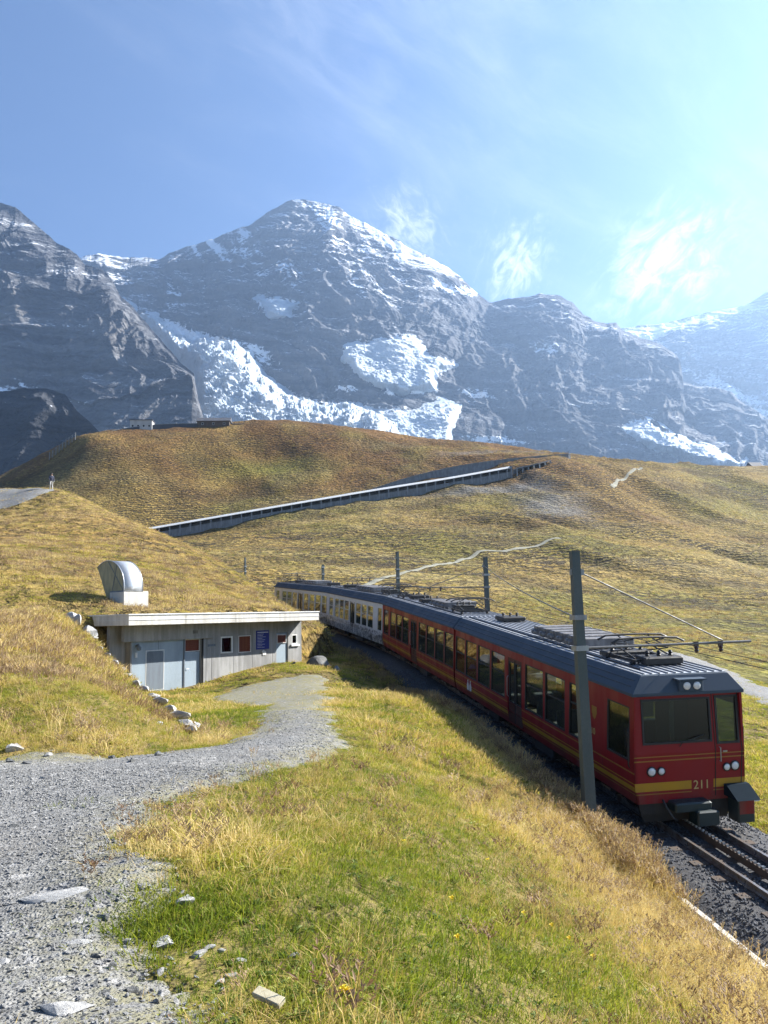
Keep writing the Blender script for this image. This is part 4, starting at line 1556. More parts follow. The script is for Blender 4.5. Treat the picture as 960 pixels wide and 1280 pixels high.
    return car, fm, xo


win_h = (1.28, 2.60)
W = lambda s0, s1, k='s': (s0, s1, win_h[0], win_h[1], k)
car1_w = [(0.20, 1.22, 1.42, 2.58, 'p'), W(2.62, 3.28, 'd'), W(3.55, 4.85), W(5.0, 6.35), W(8.10, 9.40), W(9.55, 10.85), W(11.0, 12.3), W(12.42, 13.62)]
car1, _f1, xo1 = make_car(0, 'red', 'dark red railcar numbered 211 leading the train past the mast', [(6.62, 7.82)], car1_w, cab_front=True,
                          pans=(2.0,), resist=(4.1, 8.2), boxes=((1.35, 0.1, 1.0, 0.5, 0.16), (2.7, 0.0, 1.3, 0.4, 0.12), (11.9, 0.3, 0.9, 0.9, 0.14)))
car2_w = [W(0.18, 1.38), W(1.52, 2.8), W(2.94, 4.22), W(4.36, 5.64), W(7.6, 8.88), W(9.02, 10.3), W(10.44, 11.72), W(12.2, 13.4, 'p')]
car2, _f2, _ = make_car(1, 'red', 'dark red railcar without stripes of snow picture, coupled behind the leading car', [(6.0, 7.2)], car2_w,
                        pans=(2.0, 12.4), resist=(4.0, 6.8), boxes=((3.2, 0.1, 0.9, 0.5, 0.2), (8.2, 0.0, 1.1, 0.7, 0.16), (10.9, 0.1, 1.0, 0.6, 0.18)))
car2['label'] = 'dark red railcar coupled between the leading red car and the picture-wrapped cars'
car3_w = [W(0.25, 1.1, 'p'), W(2.0, 3.2), W(3.34, 4.54), W(4.68, 5.88), W(7.6, 8.8), W(8.94, 10.14), W(10.28, 11.48), W(12.0, 13.2)]
car3, _f3, _ = make_car(2, 'wrap', 'white-framed railcar with grey rock and snow picture next to the red cars', [(6.1, 7.3)], car3_w, cab_front=True,
                        pans=(1.8,), resist=(5.0, 9.0), boxes=((3.2, 0.1, 0.9, 0.6, 0.2), (11.5, 0.0, 1.2, 0.7, 0.2)))
car4_w = [W(0.2, 1.3), W(1.5, 2.8), W(2.94, 4.24), W(4.38, 5.6), W(7.3, 8.6), W(8.74, 10.04), W(10.18, 11.48), W(12.3, 13.3, 'p')]
car4, _f4, _ = make_car(3, 'wrap', 'last railcar of the train, grey picture wrap, half hidden by the hill', [(5.8, 7.0)], car4_w, cab_rear=True,
                        pans=(12.2,), resist=(5.2, 8.8), boxes=((2.5, 0.1, 0.9, 0.6, 0.2), (10.6, 0.1, 0.9, 0.6, 0.2)))

# ---- nose of the leading car
fm = None


def front_pt(u, w, out=0.0):
    k = max(0.0, (w - 1.6) / 1.28)
    return Vector((u * xo1(w) / HALF_W, 0.10 * k - out, w))


def front_strip(name, za, zb, mat, x0=-HALF_W, x1=HALF_W, out=0.004):
    p = [front_pt(x0, za, out), front_pt(x1, za, out), front_pt(x1, zb, out), front_pt(x0, zb, out)]
    q = [front_pt(x0, za, -0.01), front_pt(x1, za, -0.01), front_pt(x1, zb, -0.01), front_pt(x0, zb, -0.01)]
    m = MB().add([tuple(v) for v in p + q], [(0, 1, 2, 3), (7, 6, 5, 4), (0, 4, 5, 1), (3, 2, 6, 7), (0, 3, 7, 4), (1, 5, 6, 2)])
    return m.build(name, mat, car1)


front_strip('yellow_stripe', 0.80, 0.98, M_yellow, -HALF_W, 0.02)
front_strip('yellow_stripe', 0.80, 0.98, M_yellow, 0.56, HALF_W)
front_strip('lower_line', 0.73, 0.752, M_thin, -HALF_W, 0.02)
front_strip('lower_line', 0.73, 0.752, M_thin, 0.56, HALF_W)
front_strip('upper_line', 1.43, 1.455, M_thin)
front_strip('upper_line', 1.52, 1.54, M_thin)
t_me = text_mesh('211', 0.27, M_gold, 'fleet_number')
link('fleet_number', t_me, None, car1, loc=(0.06, -0.006, 0.79), rot=(R(90), 0, 0))
for (u, w, r_) in ((-0.93, 1.22, 0.092), (-0.70, 1.22, 0.075), (0.88, 1.22, 0.075), (1.08, 1.24, 0.092)):
    c = front_pt(u, w)
    hl = MB().lathe([(r_ + 0.02, 0), (r_ + 0.02, 0.025), (r_, 0.03), (r_ * 0.98, 0.012), (0.02, -0.01)], c + Vector((0, 0.0, 0)), (0, -1, 0), 18).build('headlight', M_rubber, car1)
    MB().lathe([(r_ * 0.97, 0.0), (r_ * 0.95, 0.010), (r_ * 0.5, 0.004), (0.01, 0.0)], c + Vector((0, -0.008, 0)), (0, -1, 0), 18).build('reflector', M_chrome, hl, smooth=True)
    MB().lathe([(r_, 0.0), (r_ * 0.8, 0.012), (r_ * 0.4, 0.019), (0.01, 0.021)], c + Vector((0, -0.022, 0)), (0, -1, 0), 18).build('lens', M_chrome, hl, smooth=True)
rl = MB().cbox(-0.25, 0.33, -0.06, 0.30, 2.93, 3.16, 0.02).box(-0.30, 0.38, -0.11, 0.32, 3.16, 3.19).build('roof_lamp_box', M_roofside, car1)
for u in (-0.08, 0.16):
    MB().lathe([(0.085, 0), (0.085, 0.02), (0.07, 0.03), (0.01, 0.034)], (u, -0.062, 3.04), (0, -1, 0), 16).build('roof_lamp', M_chrome, rl, smooth=True)
# front door seams, grab rails, mirror, handle
ds = MB()
for u in (0.62, 1.27):
    p0, p1 = front_pt(u, 0.62, 0.005), front_pt(u, 1.6, 0.005)
    p2 = front_pt(u, 2.84, 0.005)
    for a_, b_ in ((p0, p1), (p1, p2)):
        ds.tube([a_, b_], 0.010, 4)
ds.build('cab_door_seam', M_rubber, car1)
MB().tube([front_pt(0.72, 1.36, 0.0), front_pt(0.72, 1.36, 0.05), front_pt(0.72, 1.66, 0.05), front_pt(0.72, 1.66, 0.0)], 0.013, 6).build('door_handle', M_alu, car1)
MB().box(0.80, 0.90, -0.02, 0.0, 1.55, 1.58).build('door_lock', M_alu, car1)
for u in (-1.36, 1.36):
    MB().tube([(u, 0.14, 1.30), (u * 1.03, 0.12, 1.36), (u * 1.03, 0.12, 2.05), (u, 0.16, 2.12)], 0.014, 6).build('grab_rail', M_black, car1)
MB().tube([front_pt(-0.25, 1.72, 0.02), front_pt(-0.2, 1.80, 0.045), front_pt(0.35, 1.95, 0.03)], 0.010, 5).build('wiper', M_black, car1)
# buffer beam, snow plough, coupler, step box
MB().prism([(-1.15, 0.30), (1.15, 0.30), (1.22, 0.56), (-1.22, 0.56)], 'y', 0.05, 0.14).build('skirt_panel', M_under, car1)
MB().cbox(-0.55, 0.32, -0.30, 0.15, 0.42, 0.60, 0.03).cbox(-0.1, 0.42, -0.42, -0.05, 0.14, 0.44, 0.03).build('coupler', M_teal, car1)
MB().tube([(-0.7, -0.05, 0.62), (-0.72, -0.25, 0.5), (-0.6, -0.3, 0.3), (-0.45, -0.2, 0.22)], 0.025, 6).build('brake_hose', M_black, car1)
MB().prism([(-1.0, 0.08), (1.0, 0.08), (1.1, 0.32), (-1.1, 0.32)], 'y', 0.20, 0.26).build('rail_guard', M_under, car1)
jb = MB().cbox(0.90, 1.30, -0.36, 0.02, 0.12, 0.62, 0.02).build('step_box', M_teal, car1)
MB().box(0.925, 1.275, -0.366, -0.355, 0.30, 0.60).build('step_box_panel', M_red, jb)
MB().prism([(-0.48, 0.62), (0.02, 0.62), (0.02, 0.86), (-0.10, 0.86)], 'x', 0.80, 1.36).build('step_box_cover', worn('matt_step_cover', (0.012, 0.02, 0.028), (0.018, 0.026, 0.034), 0.95, 5.0, spec=0.03), jb)
MB().box(1.30, 1.52, -0.22, -0.12, 0.50, 0.55).build('side_marker', M_emblem, jb)
# emblem and number on the side wall
eb_ = MB()
for yy in (11.72, 12.02):
    eb_.lathe([(0.045, 0), (0.045, 0.004)], (-xo1(1.0) - 0.001, yy, 1.13), (-1, 0, 0), 12)
    eb_.add([(-xo1(1.0) - 0.004, yy + a_, b_) for a_, b_ in ((-0.10, 0.80), (0.10, 0.80), (0.12, 0.95), (0.06, 1.08), (-0.06, 1.08), (-0.12, 0.95))], [(0, 1, 2, 3, 4, 5)])
eb_.build('side_emblem', M_emblem, car1)
n_me = text_mesh('10', 0.22, M_gold, 'side_number')
no = link('side_number', n_me, None, car1)
no.matrix_local = Matrix(((0, 0, -1, -xo1(1.6) - 0.004), (-1, 0, 0, 2.02), (0, 1, 0, 1.60), (0, 0, 0, 1)))
cr = MB()
for (yy, zz_, w_, h_) in ((1.86, 2.10, 0.13, 0.17), (1.86, 2.02, 0.09, 0.09)):
    cr.add([(-xo1(zz_) - 0.004, yy - w_, zz_ + h_), (-xo1(zz_) - 0.004, yy + w_, zz_ + h_), (-xo1(zz_) - 0.003, yy + w_, zz_), (-xo1(zz_) - 0.003, yy, zz_ - h_ * 0.7), (-xo1(zz_) - 0.003, yy - w_, zz_)], [(0, 1, 2, 3, 4)])
cr.build('side_crest', M_thin, car1)

# ------------------------------------------------------------------ railway track
M_railtop = worn('worn_rail_steel', (0.30, 0.29, 0.28), (0.17, 0.12, 0.09), 0.35, 5.0, 0.7)
M_sleeper = worn('rusty_steel_sleeper', (0.06, 0.045, 0.035), (0.10, 0.07, 0.05), 0.8, 6.0, 0.2)
rt = thing('railway_track', 'narrow gauge rack railway track on dark ballast', 'railway track', loc=(0, 0, 0))
rail_prof = [(-0.055, -0.13), (0.055, -0.13), (0.055, -0.115), (0.012, -0.095), (0.012, -0.04), (0.032, -0.03), (0.032, 0.0), (-0.032, 0.0), (-0.032, -0.03), (-0.012, -0.04), (-0.012, -0.095), (-0.055, -0.115)]
for off in (-0.53, 0.53):
    MB().sweep(track, [(a_ + off, b_) for a_, b_ in rail_prof]).build('rail', M_railtop, rt)
rk = MB().sweep(track, [(-0.035, -0.11), (0.035, -0.11), (0.035, 0.03), (-0.035, 0.03)])
rk.build('rack_rail', M_sleeper, rt)
tooth = MB().prism([(-0.035, 0.03), (0.035, 0.03), (0.02, 0.075), (-0.02, 0.075)], 'x', -0.03, 0.03)
teeth = MB()
sl_me = MB().prism([(-0.13, -0.19), (0.13, -0.19), (0.10, -0.128), (-0.10, -0.128)], 'x', -0.95, 0.95).mesh('sleeper', M_sleeper)
acc, tacc = 0.0, 0.0
for i in range(len(track) - 1):
    a, b = track[i], track[i + 1]
    if a.y > 34 or b.y < 3:
        continue
    seg = (b - a).length
    yv = (b - a).normalized()
    xv = Vector((yv.y, -yv.x, 0)).normalized()
    zv = xv.cross(yv)
    Mx = Matrix(((xv.x, yv.x, zv.x, a.x), (xv.y, yv.y, zv.y, a.y), (xv.z, yv.z, zv.z, a.z), (0, 0, 0, 1)))
    while acc < seg:
        so = link('sleeper', sl_me, None, rt)
        so.matrix_local = Mx @ Matrix.Translation((0, acc, 0))
        acc += 0.72
    acc -= seg
    if a.y < 18:
        while tacc < seg:
            mm = Mx @ Matrix.Translation((0, tacc, 0))
            teeth.add([mm @ Vector(p) for p in tooth.v], tooth.f)
            tacc += 0.12
        tacc -= seg
teeth.build('rack_tooth', M_railtop, rt)['kind'] = 'stuff'

# ------------------------------------------------------------------ overhead line masts
M_mast = worn('grey_green_mast_paint', (0.048, 0.066, 0.066), (0.085, 0.10, 0.098), 0.55, 2.0)
M_arm = worn('galvanised_arm', (0.34, 0.35, 0.35), (0.22, 0.22, 0.22), 0.45, 5.0, 0.5)
M_rod = worn('dull_steel_rod', (0.14, 0.14, 0.14), (0.10, 0.10, 0.10), 0.6, 5.0)
M_wire = worn('copper_wire', (0.05, 0.045, 0.04), (0.08, 0.07, 0.06), 0.5, 5.0, 0.6)
M_insul = worn('brown_insulator', (0.06, 0.03, 0.02), (0.09, 0.05, 0.03), 0.3, 5.0)


def track_at(y):
    i = int(np.argmin(np.abs(TRK[:, 1] - y)))
    p = track[i]
    t = (track[min(i + 1, len(track) - 1)] - track[max(i - 1, 0)])
    return p, Vector((t.x, t.y, 0)).normalized()


masts = []


def mast(px, py_top, Y, label, arm_len, w=0.13, wires=True):
    top = at(px, py_top, Y)
    gzb = gz1(top.x, top.y)
    H = top.z - gzb
    i = int(np.argmin(np.hypot(TRK[:, 0] - top.x, TRK[:, 1] - top.y)))
    p = track[i]
    to = Vector((p.x - top.x, p.y - top.y, 0))
    dist = to.length
    xv = to.normalized()
    yv = Vector((-xv.y, xv.x, 0))
    M = Matrix(((xv.x, yv.x, 0, top.x), (xv.y, yv.y, 0, top.y), (0, 0, 1, gzb), (0, 0, 0, 1)))
    t = thing('catenary_mast', label, 'mast', 'overhead line masts', matrix=M)
    b = MB()                        # tapered H-section post
    for s in (-1, 1):
        v = []
        for z, k in ((-0.6, 1.0), (H, 0.72)):
            x0, x1 = s * w * k, s * (w * k - 0.018)
            v += [(min(x0, x1), -w * k * 0.85, z), (max(x0, x1), -w * k * 0.85, z), (max(x0, x1), w * k * 0.85, z), (min(x0, x1), w * k * 0.85, z)]
        b.add(v, [(3, 2, 1, 0), (4, 5, 6, 7), (0, 1, 5, 4), (1, 2, 6, 5), (2, 3, 7, 6), (3, 0, 4, 7)])
        v = []
        for z, k in ((-0.6, 1.0), (H, 0.72)):
            y0, y1 = s * w * k * 0.85, s * (w * k * 0.85 - 0.016)
            v += [(-w * k + 0.018, min(y0, y1), z), (w * k - 0.018, min(y0, y1), z), (w * k - 0.018, max(y0, y1), z), (-w * k + 0.018, max(y0, y1), z)]
        b.add(v, [(3, 2, 1, 0), (4, 5, 6, 7), (0, 1, 5, 4), (1, 2, 6, 5), (2, 3, 7, 6), (3, 0, 4, 7)])
    b.build('post', M_mast, t)
    wt_ = w * 0.72
    MB().box(-wt_ - 0.01, wt_ + 0.01, -wt_, wt_, H, H + 0.015).build('post_cap', M_mast, t)
    # collar, arm and stay towards the track
    za = p.z + 4.05 - gzb
    for zc in (za + 0.62, za):
        MB().box(-w - 0.015, w + 0.015, -w - 0.01, w + 0.01, zc - 0.05, zc + 0.05).build('collar', M_arm, t)
    ao = MB().tube([(w, 0, za), (arm_len, 0, za + 0.03)], 0.026, 8).build('arm', M_rod, t)
    zs = H - 0.42
    MB().tube([(w * 0.8, 0, zs), (arm_len * 0.83, 0, za + 0.07)], 0.015, 6).build('stay_rod', M_rod, t)
    MB().box(-w, w + 0.05, -0.04, 0.04, zs - 0.06, zs + 0.06).build('stay_bracket', M_arm, t)
    for dx in (-0.28, 0.28):
        ins = MB().lathe([(0.025, 0.0), (0.05, 0.03), (0.03, 0.06), (0.05, 0.09), (0.025, 0.13)], (dist + dx, 0, za - 0.16), (0, 0, 1), 10)
        ins.box(dist + dx - 0.05, dist + dx + 0.05, -0.02, 0.02, za - 0.05, za + 0.06)
        ins.build('insulator', M_insul, t)
    masts.append((M, H, za, dist))
    return t


mast(718, 690, 15.9, 'stout grey-green mast in front of the leading red car', 3.85, 0.118)
mast(606.5, 697, 39.0, 'slim dark mast rising behind the red cars', 3.6)
mast(496.5, 690, 53.5, 'slim dark mast rising behind the nearer picture-wrapped car', 3.6)
mast(403.5, 706, 70.0, 'short-looking mast rising behind the last railcar', 3.6)
mast(306.5, 697, 92.0, 'lone thin mast above the brow beyond the end of the train', 3.4)

for side in (-0.28, 0.28):
    pts = []
    for i in range(0, len(track), 6):
        p = track[i]
        t = track[min(i + 1, len(track) - 1)] - track[max(i - 1, 0)]
        s = Vector((t.y, -t.x, 0)).normalized()
        pts.append(p + s * side + Vector((0, 0, 3.88)))
    tag(MB().tube(pts, 0.008, 5).build('contact_wire', M_wire), 'overhead contact wire strung above the track', 'wire', 'pair of contact wires')


def cable(a, b, sag, r, label):
    pts = [a.lerp(b, q / 14) - Vector((0, 0, sag * 4 * (q / 14) * (1 - q / 14))) for q in range(15)]
    tag(MB().tube(pts, r, 5).build('feeder_cable', M_rod), label, 'cable')


m0, m1, m2 = masts[0], masts[1], masts[2]
cable(m1[0] @ Vector((0.1, 0, m1[2] + 1.1)), m0[0] @ Vector((0, 0.1, m0[2] + 0.62)), 0.15, 0.016, 'slack cable running from the stout mast to the mast behind the red cars')
cable(m2[0] @ Vector((0.1, 0, m2[2] + 0.7)), m1[0] @ Vector((0, 0.1, m1[2] + 0.7)), 0.2, 0.018, 'cable between the two slim masts behind the train')

# ------------------------------------------------------------------ bunker building dug into the hill
def concrete(name, c1, c2, boards=True):
    k = NT(name)
    p = k.obj()
    a = k.noise(k.scale(p, (1, 1, 0.35)), 1.2, 7, 0.62)
    b = k.noise(p, 18.0, 5, 0.65)
    c = k.noise(k.scale(p, (6.0, 6.0, 0.35)), 1.0, 4, 0.6)           # runs of rain water
    f = k.mr(k.math('MULTIPLY_ADD', c, 0.7, a), 0.62, 1.05)
    col = k.mix(f, c1, c2)
    col = k.mix(k.mr(b, 0.55, 0.75, 0, 0.35), col, (0.10, 0.10, 0.095))
    k.bsdf(col, 0.88, 0, k.bump(b, 0.4, 0.008), 0.25)
    return k.m


M_conc = concrete('weathered_concrete', (0.33, 0.33, 0.325), (0.20, 0.20, 0.195))
M_fascia = concrete('pale_fascia_concrete', (0.58, 0.555, 0.50), (0.40, 0.38, 0.34))
M_flash = worn('roof_edge_flashing', (0.55, 0.55, 0.54), (0.42, 0.42, 0.41), 0.5, 3.0, 0.3)
M_gdoor = worn('blue_grey_door_paint', (0.27, 0.33, 0.38), (0.21, 0.26, 0.30), 0.5, 2.0)
M_patch = worn('dark_blue_grey_patch', (0.13, 0.16, 0.19), (0.10, 0.12, 0.145), 0.6, 4.0)
M_shutter = worn('red_brown_shutter', (0.17, 0.045, 0.03), (0.12, 0.035, 0.025), 0.55, 5.0)
M_wframe = worn('white_window_frame', (0.62, 0.62, 0.60), (0.5, 0.5, 0.48), 0.5, 5.0)
M_signblue = worn('blue_sign_enamel', (0.012, 0.02, 0.20), (0.02, 0.03, 0.18), 0.35, 5.0)
M_signwhite = worn('white_sign_print', (0.62, 0.63, 0.68), (0.5, 0.5, 0.55), 0.4, 5.0)
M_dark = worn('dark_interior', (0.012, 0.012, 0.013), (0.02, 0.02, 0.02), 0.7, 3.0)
M_sheet = worn('galvanised_sheet', (0.46, 0.48, 0.50), (0.34, 0.36, 0.38), 0.42, 3.0, 0.55)
M_mesh = worn('dull_metal_panel', (0.30, 0.28, 0.17), (0.22, 0.21, 0.14), 0.5, 6.0, 0.3)
M_bglass = glass('building_glass', (0.35, 0.38, 0.4))


def fac_px(px, py, yl):
    """Local (x along the facade, world z) where a pixel's ray meets the plane yl behind the roof edge."""
    d = pix_dir(px, py)
    t = (Vector((FA.x, FA.y, 0)) - fn * yl).dot(fn) / (d.x * fn.x + d.y * fn.y)
    P = d * t
    return (Vector((P.x - FA.x, P.y - FA.y, 0))).dot(fu), P.z


ZB = -3.1
BM = Matrix(((fu.x, -fn.x, 0, FA.x), (fu.y, -fn.y, 0, FA.y), (0, 0, 1, ZB), (0, 0, 0, 1)))
bld = thing('concrete_building', 'low grey concrete service building dug into the grassy hill', 'building', matrix=BM)
OV = 1.2
zt_l, zb_l = FTOP - ZB, fac_px(161, 782, 0)[1] - ZB
# roof slab with a stepped fascia, its left return runs back into the hill
roof = MB().box(0, FLEN, 0.0, 3.4, zb_l, zt_l - 0.03).build('roof_slab', M_fascia, bld, bevel=0.012)
MB().box(-0.03, FLEN + 0.03, -0.035, 3.45, zt_l - 0.03, zt_l + 0.02).build('edge_flashing', M_flash, roof, bevel=0.006)
MB().box(-0.012, FLEN + 0.012, -0.02, 3.4, zb_l + 0.20, zb_l + 0.215).build('fascia_joint', M_flash, roof)
for q in range(1, 4):
    MB().box(q * FLEN / 4 - 0.006, q * FLEN / 4 + 0.006, -0.004, 0.0, zb_l + 0.01, zt_l - 0.04).build('fascia_seam', M_dark, roof)


def fx(px, py=820):
    return fac_px(px, py, OV)[0]


def fz(px, py):
    return fac_px(px, py, OV)[1] - ZB


xl, xr = fx(163), fx(377)
# openings: (x0, x1, z0, z1)
gd = (fx(165), fx(230), 0.0, fz(200, 799))
d1 = (fx(231), fx(250.5), 0.0, fz(240, 798.5))
w1 = (fx(275.5), fx(290.5), fz(283, 816.5), fz(283, 795.5))
s1 = (fx(298), fx(313.5), fz(305, 815.5), fz(305, 794.5))
d2 = (fx(345.5), fx(360), fz(352, 838), fz(352, 790.5))
w2 = (fx(364.5), fx(371.5), fz(368, 805), fz(368, 793))
ops = [gd, d1, w1, s1, d2, w2]
wall_top = zb_l - 0.003
wm = MB()
# the wall is cast in lifts of board-marked concrete, each a slightly different plane
wm.panel(lambda u, w, dd: (u, OV + dd, w), xl, xr, -0.4, wall_top, ops, 0.22)
wm.build('front_wall', M_conc, bld)
for q, u in enumerate((fx(258), fx(265), fx(292.5), fx(315.5), fx(341))):
    MB().box(u - 0.012, u + 0.012, OV - 0.010, OV + 0.002, 0.0, wall_top - 0.35 if q > 1 else wall_top - 0.6).build('board_mark', M_conc, bld)
MB().box(xl, xl + 0.22, OV + 0.225, OV + 3.0, -0.4, wall_top).build('side_wall', M_conc, bld)
MB().box(xr - 0.22, xr, OV + 0.225, OV + 3.2, -0.4, wall_top).build('side_wall', M_conc, bld)
# lintel beam under the roof on the left
MB().box(fx(151), fx(263), OV - 0.16, OV - 0.003, fz(200, 800) - 0.02, wall_top).build('lintel_beam', M_conc, bld, bevel=0.01)
xb = fx(238)
for q in range(4):
    MB().box(xb + q * 0.07, xb + q * 0.07 + 0.03, OV - 0.166, OV - 0.158, fz(238, 792), fz(238, 788)).build('vent_slot', M_dark, bld)
# left wing wall set back beside the garage door
MB().box(fx(143), xl - 0.003, OV + 0.35, OV + 0.55, -0.4, wall_top).build('wing_wall', M_conc, bld)
# garage door with a patched panel, lamp and fittings
gdo = MB().box(gd[0], gd[1], OV + 0.03, OV + 0.09, -0.3, gd[3] - 0.003).build('garage_door', M_gdoor, bld)
pu0, pu1, pz0, pz1 = fx(184), fx(204.5), fz(195, 862), fz(195, 814)
c = 0.09
pp = [(pu0, pz0), (pu1, pz0), (pu1, pz1 - c), (pu1 - c * 0.3, pz1 - c * 0.3), (pu1 - c, pz1), (pu0 + c, pz1), (pu0 + c * 0.3, pz1 - c * 0.3), (pu0, pz1 - c)]
MB().prism([(a_, b_) for a_, b_ in pp], 'y', OV + 0.015, OV + 0.031).build('patch_panel', M_patch, gdo)
ring(pu0 - 0.05, pu1 + 0.05, pz0 - 0.02, pz1 + 0.05, 0.03, OV + 0.018, OV + 0.032).build('panel_trim', M_wframe, gdo)
MB().box(gd[0] + (gd[1] - gd[0]) * 0.5 - 0.008, gd[0] + (gd[1] - gd[0]) * 0.5 + 0.008, OV + 0.022, OV + 0.032, -0.2, gd[3] - 0.01).build('door_seam', M_patch, gdo)
lx, lz = fx(170.5), fz(170.5, 809)
MB().tube([(lx, OV + 0.03, lz + 0.05), (lx, OV - 0.12, lz + 0.10), (lx, OV - 0.16, lz + 0.02)], 0.045, 8).lathe([(0.05, 0), (0.10, -0.05), (0.09, -0.16), (0.03, -0.18)], (lx, OV - 0.16, lz + 0.04), (0, 0, 1), 12).build('wall_lamp', M_patch, gdo)
MB().box(lx - 0.05, lx + 0.05, OV + 0.0, OV + 0.03, lz - 0.42, lz - 0.22).build('switch_box', M_wframe, gdo)


def louvre_fill(parent, x0, x1, z0, z1, y, n, name='louvre'):
    ring(x0, x1, z0, z1, 0.03, y - 0.02, y + 0.04).build('shutter_frame', M_wframe, parent)
    h = (z1 - z0 - 0.06) / n
    me = MB().prism([(0.0, 0.0), (0.018, 0.0), (-0.012, h * 0.92), (-0.03, h * 0.92)], 'x', x0 + 0.03, x1 - 0.03).mesh(name, M_shutter)
    for q in range(n):
        link(name, me, None, parent, loc=(0, y + 0.012, z0 + 0.03 + q * h))
    MB().box(x0 + 0.01, x1 - 0.01, y + 0.036, y + 0.05, z0 + 0.01, z1 - 0.01).build('shutter_back', M_shutter, parent)


do1 = MB().box(d1[0] + 0.01, d1[1] - 0.01, OV + 0.05, OV + 0.10, -0.3, fz(240, 815)).build('door', M_gdoor, bld)
louvre_fill(do1, d1[0] + 0.02, d1[1] - 0.02, fz(240, 814.5), d1[3] - 0.01, OV + 0.05, 6)
MB().tube([(d1[0] + 0.10, OV + 0.05, 1.05), (d1[0] + 0.10, OV - 0.01, 1.05), (d1[0] + 0.22, OV - 0.01, 1.05)], 0.012, 6).build('door_handle', M_alu, do1)
MB().box(d1[0] - 0.055, d1[0] + 0.005, OV - 0.012, OV + 0.04, 0.0, d1[3]).build('door_jamb', M_patch, do1)
MB().tube([(d1[1] + 0.07, OV - 0.06, -0.1), (d1[1] + 0.07, OV - 0.06, wall_top - 0.62)], 0.045, 8).build('downpipe', M_dark, bld)
wo1 = ring(w1[0], w1[1], w1[2], w1[3], 0.065, OV - 0.02, OV + 0.07).build('window', M_wframe, bld)
MB().box(w1[0] + 0.05, w1[1] - 0.05, OV + 0.03, OV + 0.036, w1[2] + 0.05, w1[3] - 0.05).build('pane', M_bglass, wo1)
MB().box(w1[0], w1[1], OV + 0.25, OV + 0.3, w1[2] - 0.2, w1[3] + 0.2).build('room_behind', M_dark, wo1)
MB().prism([(w1[0] + 0.10, w1[2] + 0.07), (w1[0] + 0.32, w1[2] + 0.07), (w1[0] + 0.20, w1[3] - 0.12), (w1[0] + 0.14, w1[3] - 0.2)], 'y', OV + 0.06, OV + 0.07).build('curtain', M_wframe, wo1)
sh = MB().box(s1[0] + 0.02, s1[1] - 0.02, OV + 0.10, OV + 0.13, s1[2] + 0.01, s1[3] - 0.01).build('shuttered_opening', M_shutter, bld)
louvre_fill(sh, s1[0], s1[1], s1[2], s1[3], OV + 0.01, 9)
do2 = MB().box(d2[0] + 0.01, d2[1] - 0.01, OV + 0.07, OV + 0.12, d2[2] - 0.2, d2[3] - 0.01).build('door', M_gdoor, bld)
louvre_fill(do2, fx(347), fx(358.5), fz(352, 804), fz(352, 793), OV + 0.045, 6)
wo2 = ring(w2[0], w2[1], w2[2], w2[3], 0.05, OV - 0.01, OV + 0.06).build('window', M_wframe, bld)
MB().box(w2[0] + 0.03, w2[1] - 0.03, OV + 0.03, OV + 0.036, w2[2] + 0.03, w2[3] - 0.03).build('pane', M_bglass, wo2)
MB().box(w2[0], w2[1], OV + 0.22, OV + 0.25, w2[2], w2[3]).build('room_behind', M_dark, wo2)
MB().box(w2[0] - 0.08, w2[1] + 0.12, OV - 0.09, OV + 0.0, w2[2] - 0.10, w2[2] - 0.01).build('sill', M_wframe, wo2)
# blue notice board on the wall
bs = thing('notice_board', 'blue notice board with white lines of print on the concrete wall', 'sign', matrix=BM @ Matrix.Translation((fx(320), OV, fz(328, 811.5))))
sw, shh = fx(336) - fx(320), fz(328, 788) - fz(328, 811.5)
MB().box(0, sw, -0.03, -0.004, 0, shh).build('board', M_signblue, bs)
for q in range(11):
    wq = sw * (0.84 if q == 0 else rnd.uniform(0.35, 0.8))
    zq = shh * (0.88 - q * 0.078)
    MB().box(sw * 0.08, sw * 0.08 + wq, -0.0325, -0.030, zq, zq + (0.035 if q == 0 else 0.014)).build('print_line', M_signwhite, bs)
nt = tag(MB().box(-0.11, 0.11, -0.035, -0.004, 0, 0.20).prism([(-0.16, 0.12), (0.02, 0.19), (-0.05, 0.26), (-0.18, 0.20)], 'y', -0.05, -0.037).build('leaflet_box', M_wframe), 'small white leaflet box just below the blue notice board', 'box')
nt.matrix_world = BM @ Matrix.Translation((fx(330), OV, fz(330, 819)))
tag(MB().box(0, 0.42, -0.012, -0.003, 0, 0.10).build('wall_plate', M_patch), 'narrow dark plate on the wall between door and small window', 'plate').matrix_world = BM @ Matrix.Translation((fx(260), OV, fz(264, 808)))

# ------------------------------------------------------------------ curved ventilation hood on the slope above the roof
vy = 3.3
vp0 = fac_px(154.5, 757, vy)
VX, VZ = vp0[0], vp0[1]
VM = Matrix(((fu.x, -fn.x, 0, FA.x), (fu.y, -fn.y, 0, FA.y), (0, 0, 1, VZ - 0.10), (0, 0, 0, 1))) @ Matrix.Translation((VX, vy, 0))
vent = thing('ventilation_hood', 'curved shiny sheet metal ventilation hood on the slope above the roof', 'vent', matrix=VM)
vw = 0.95
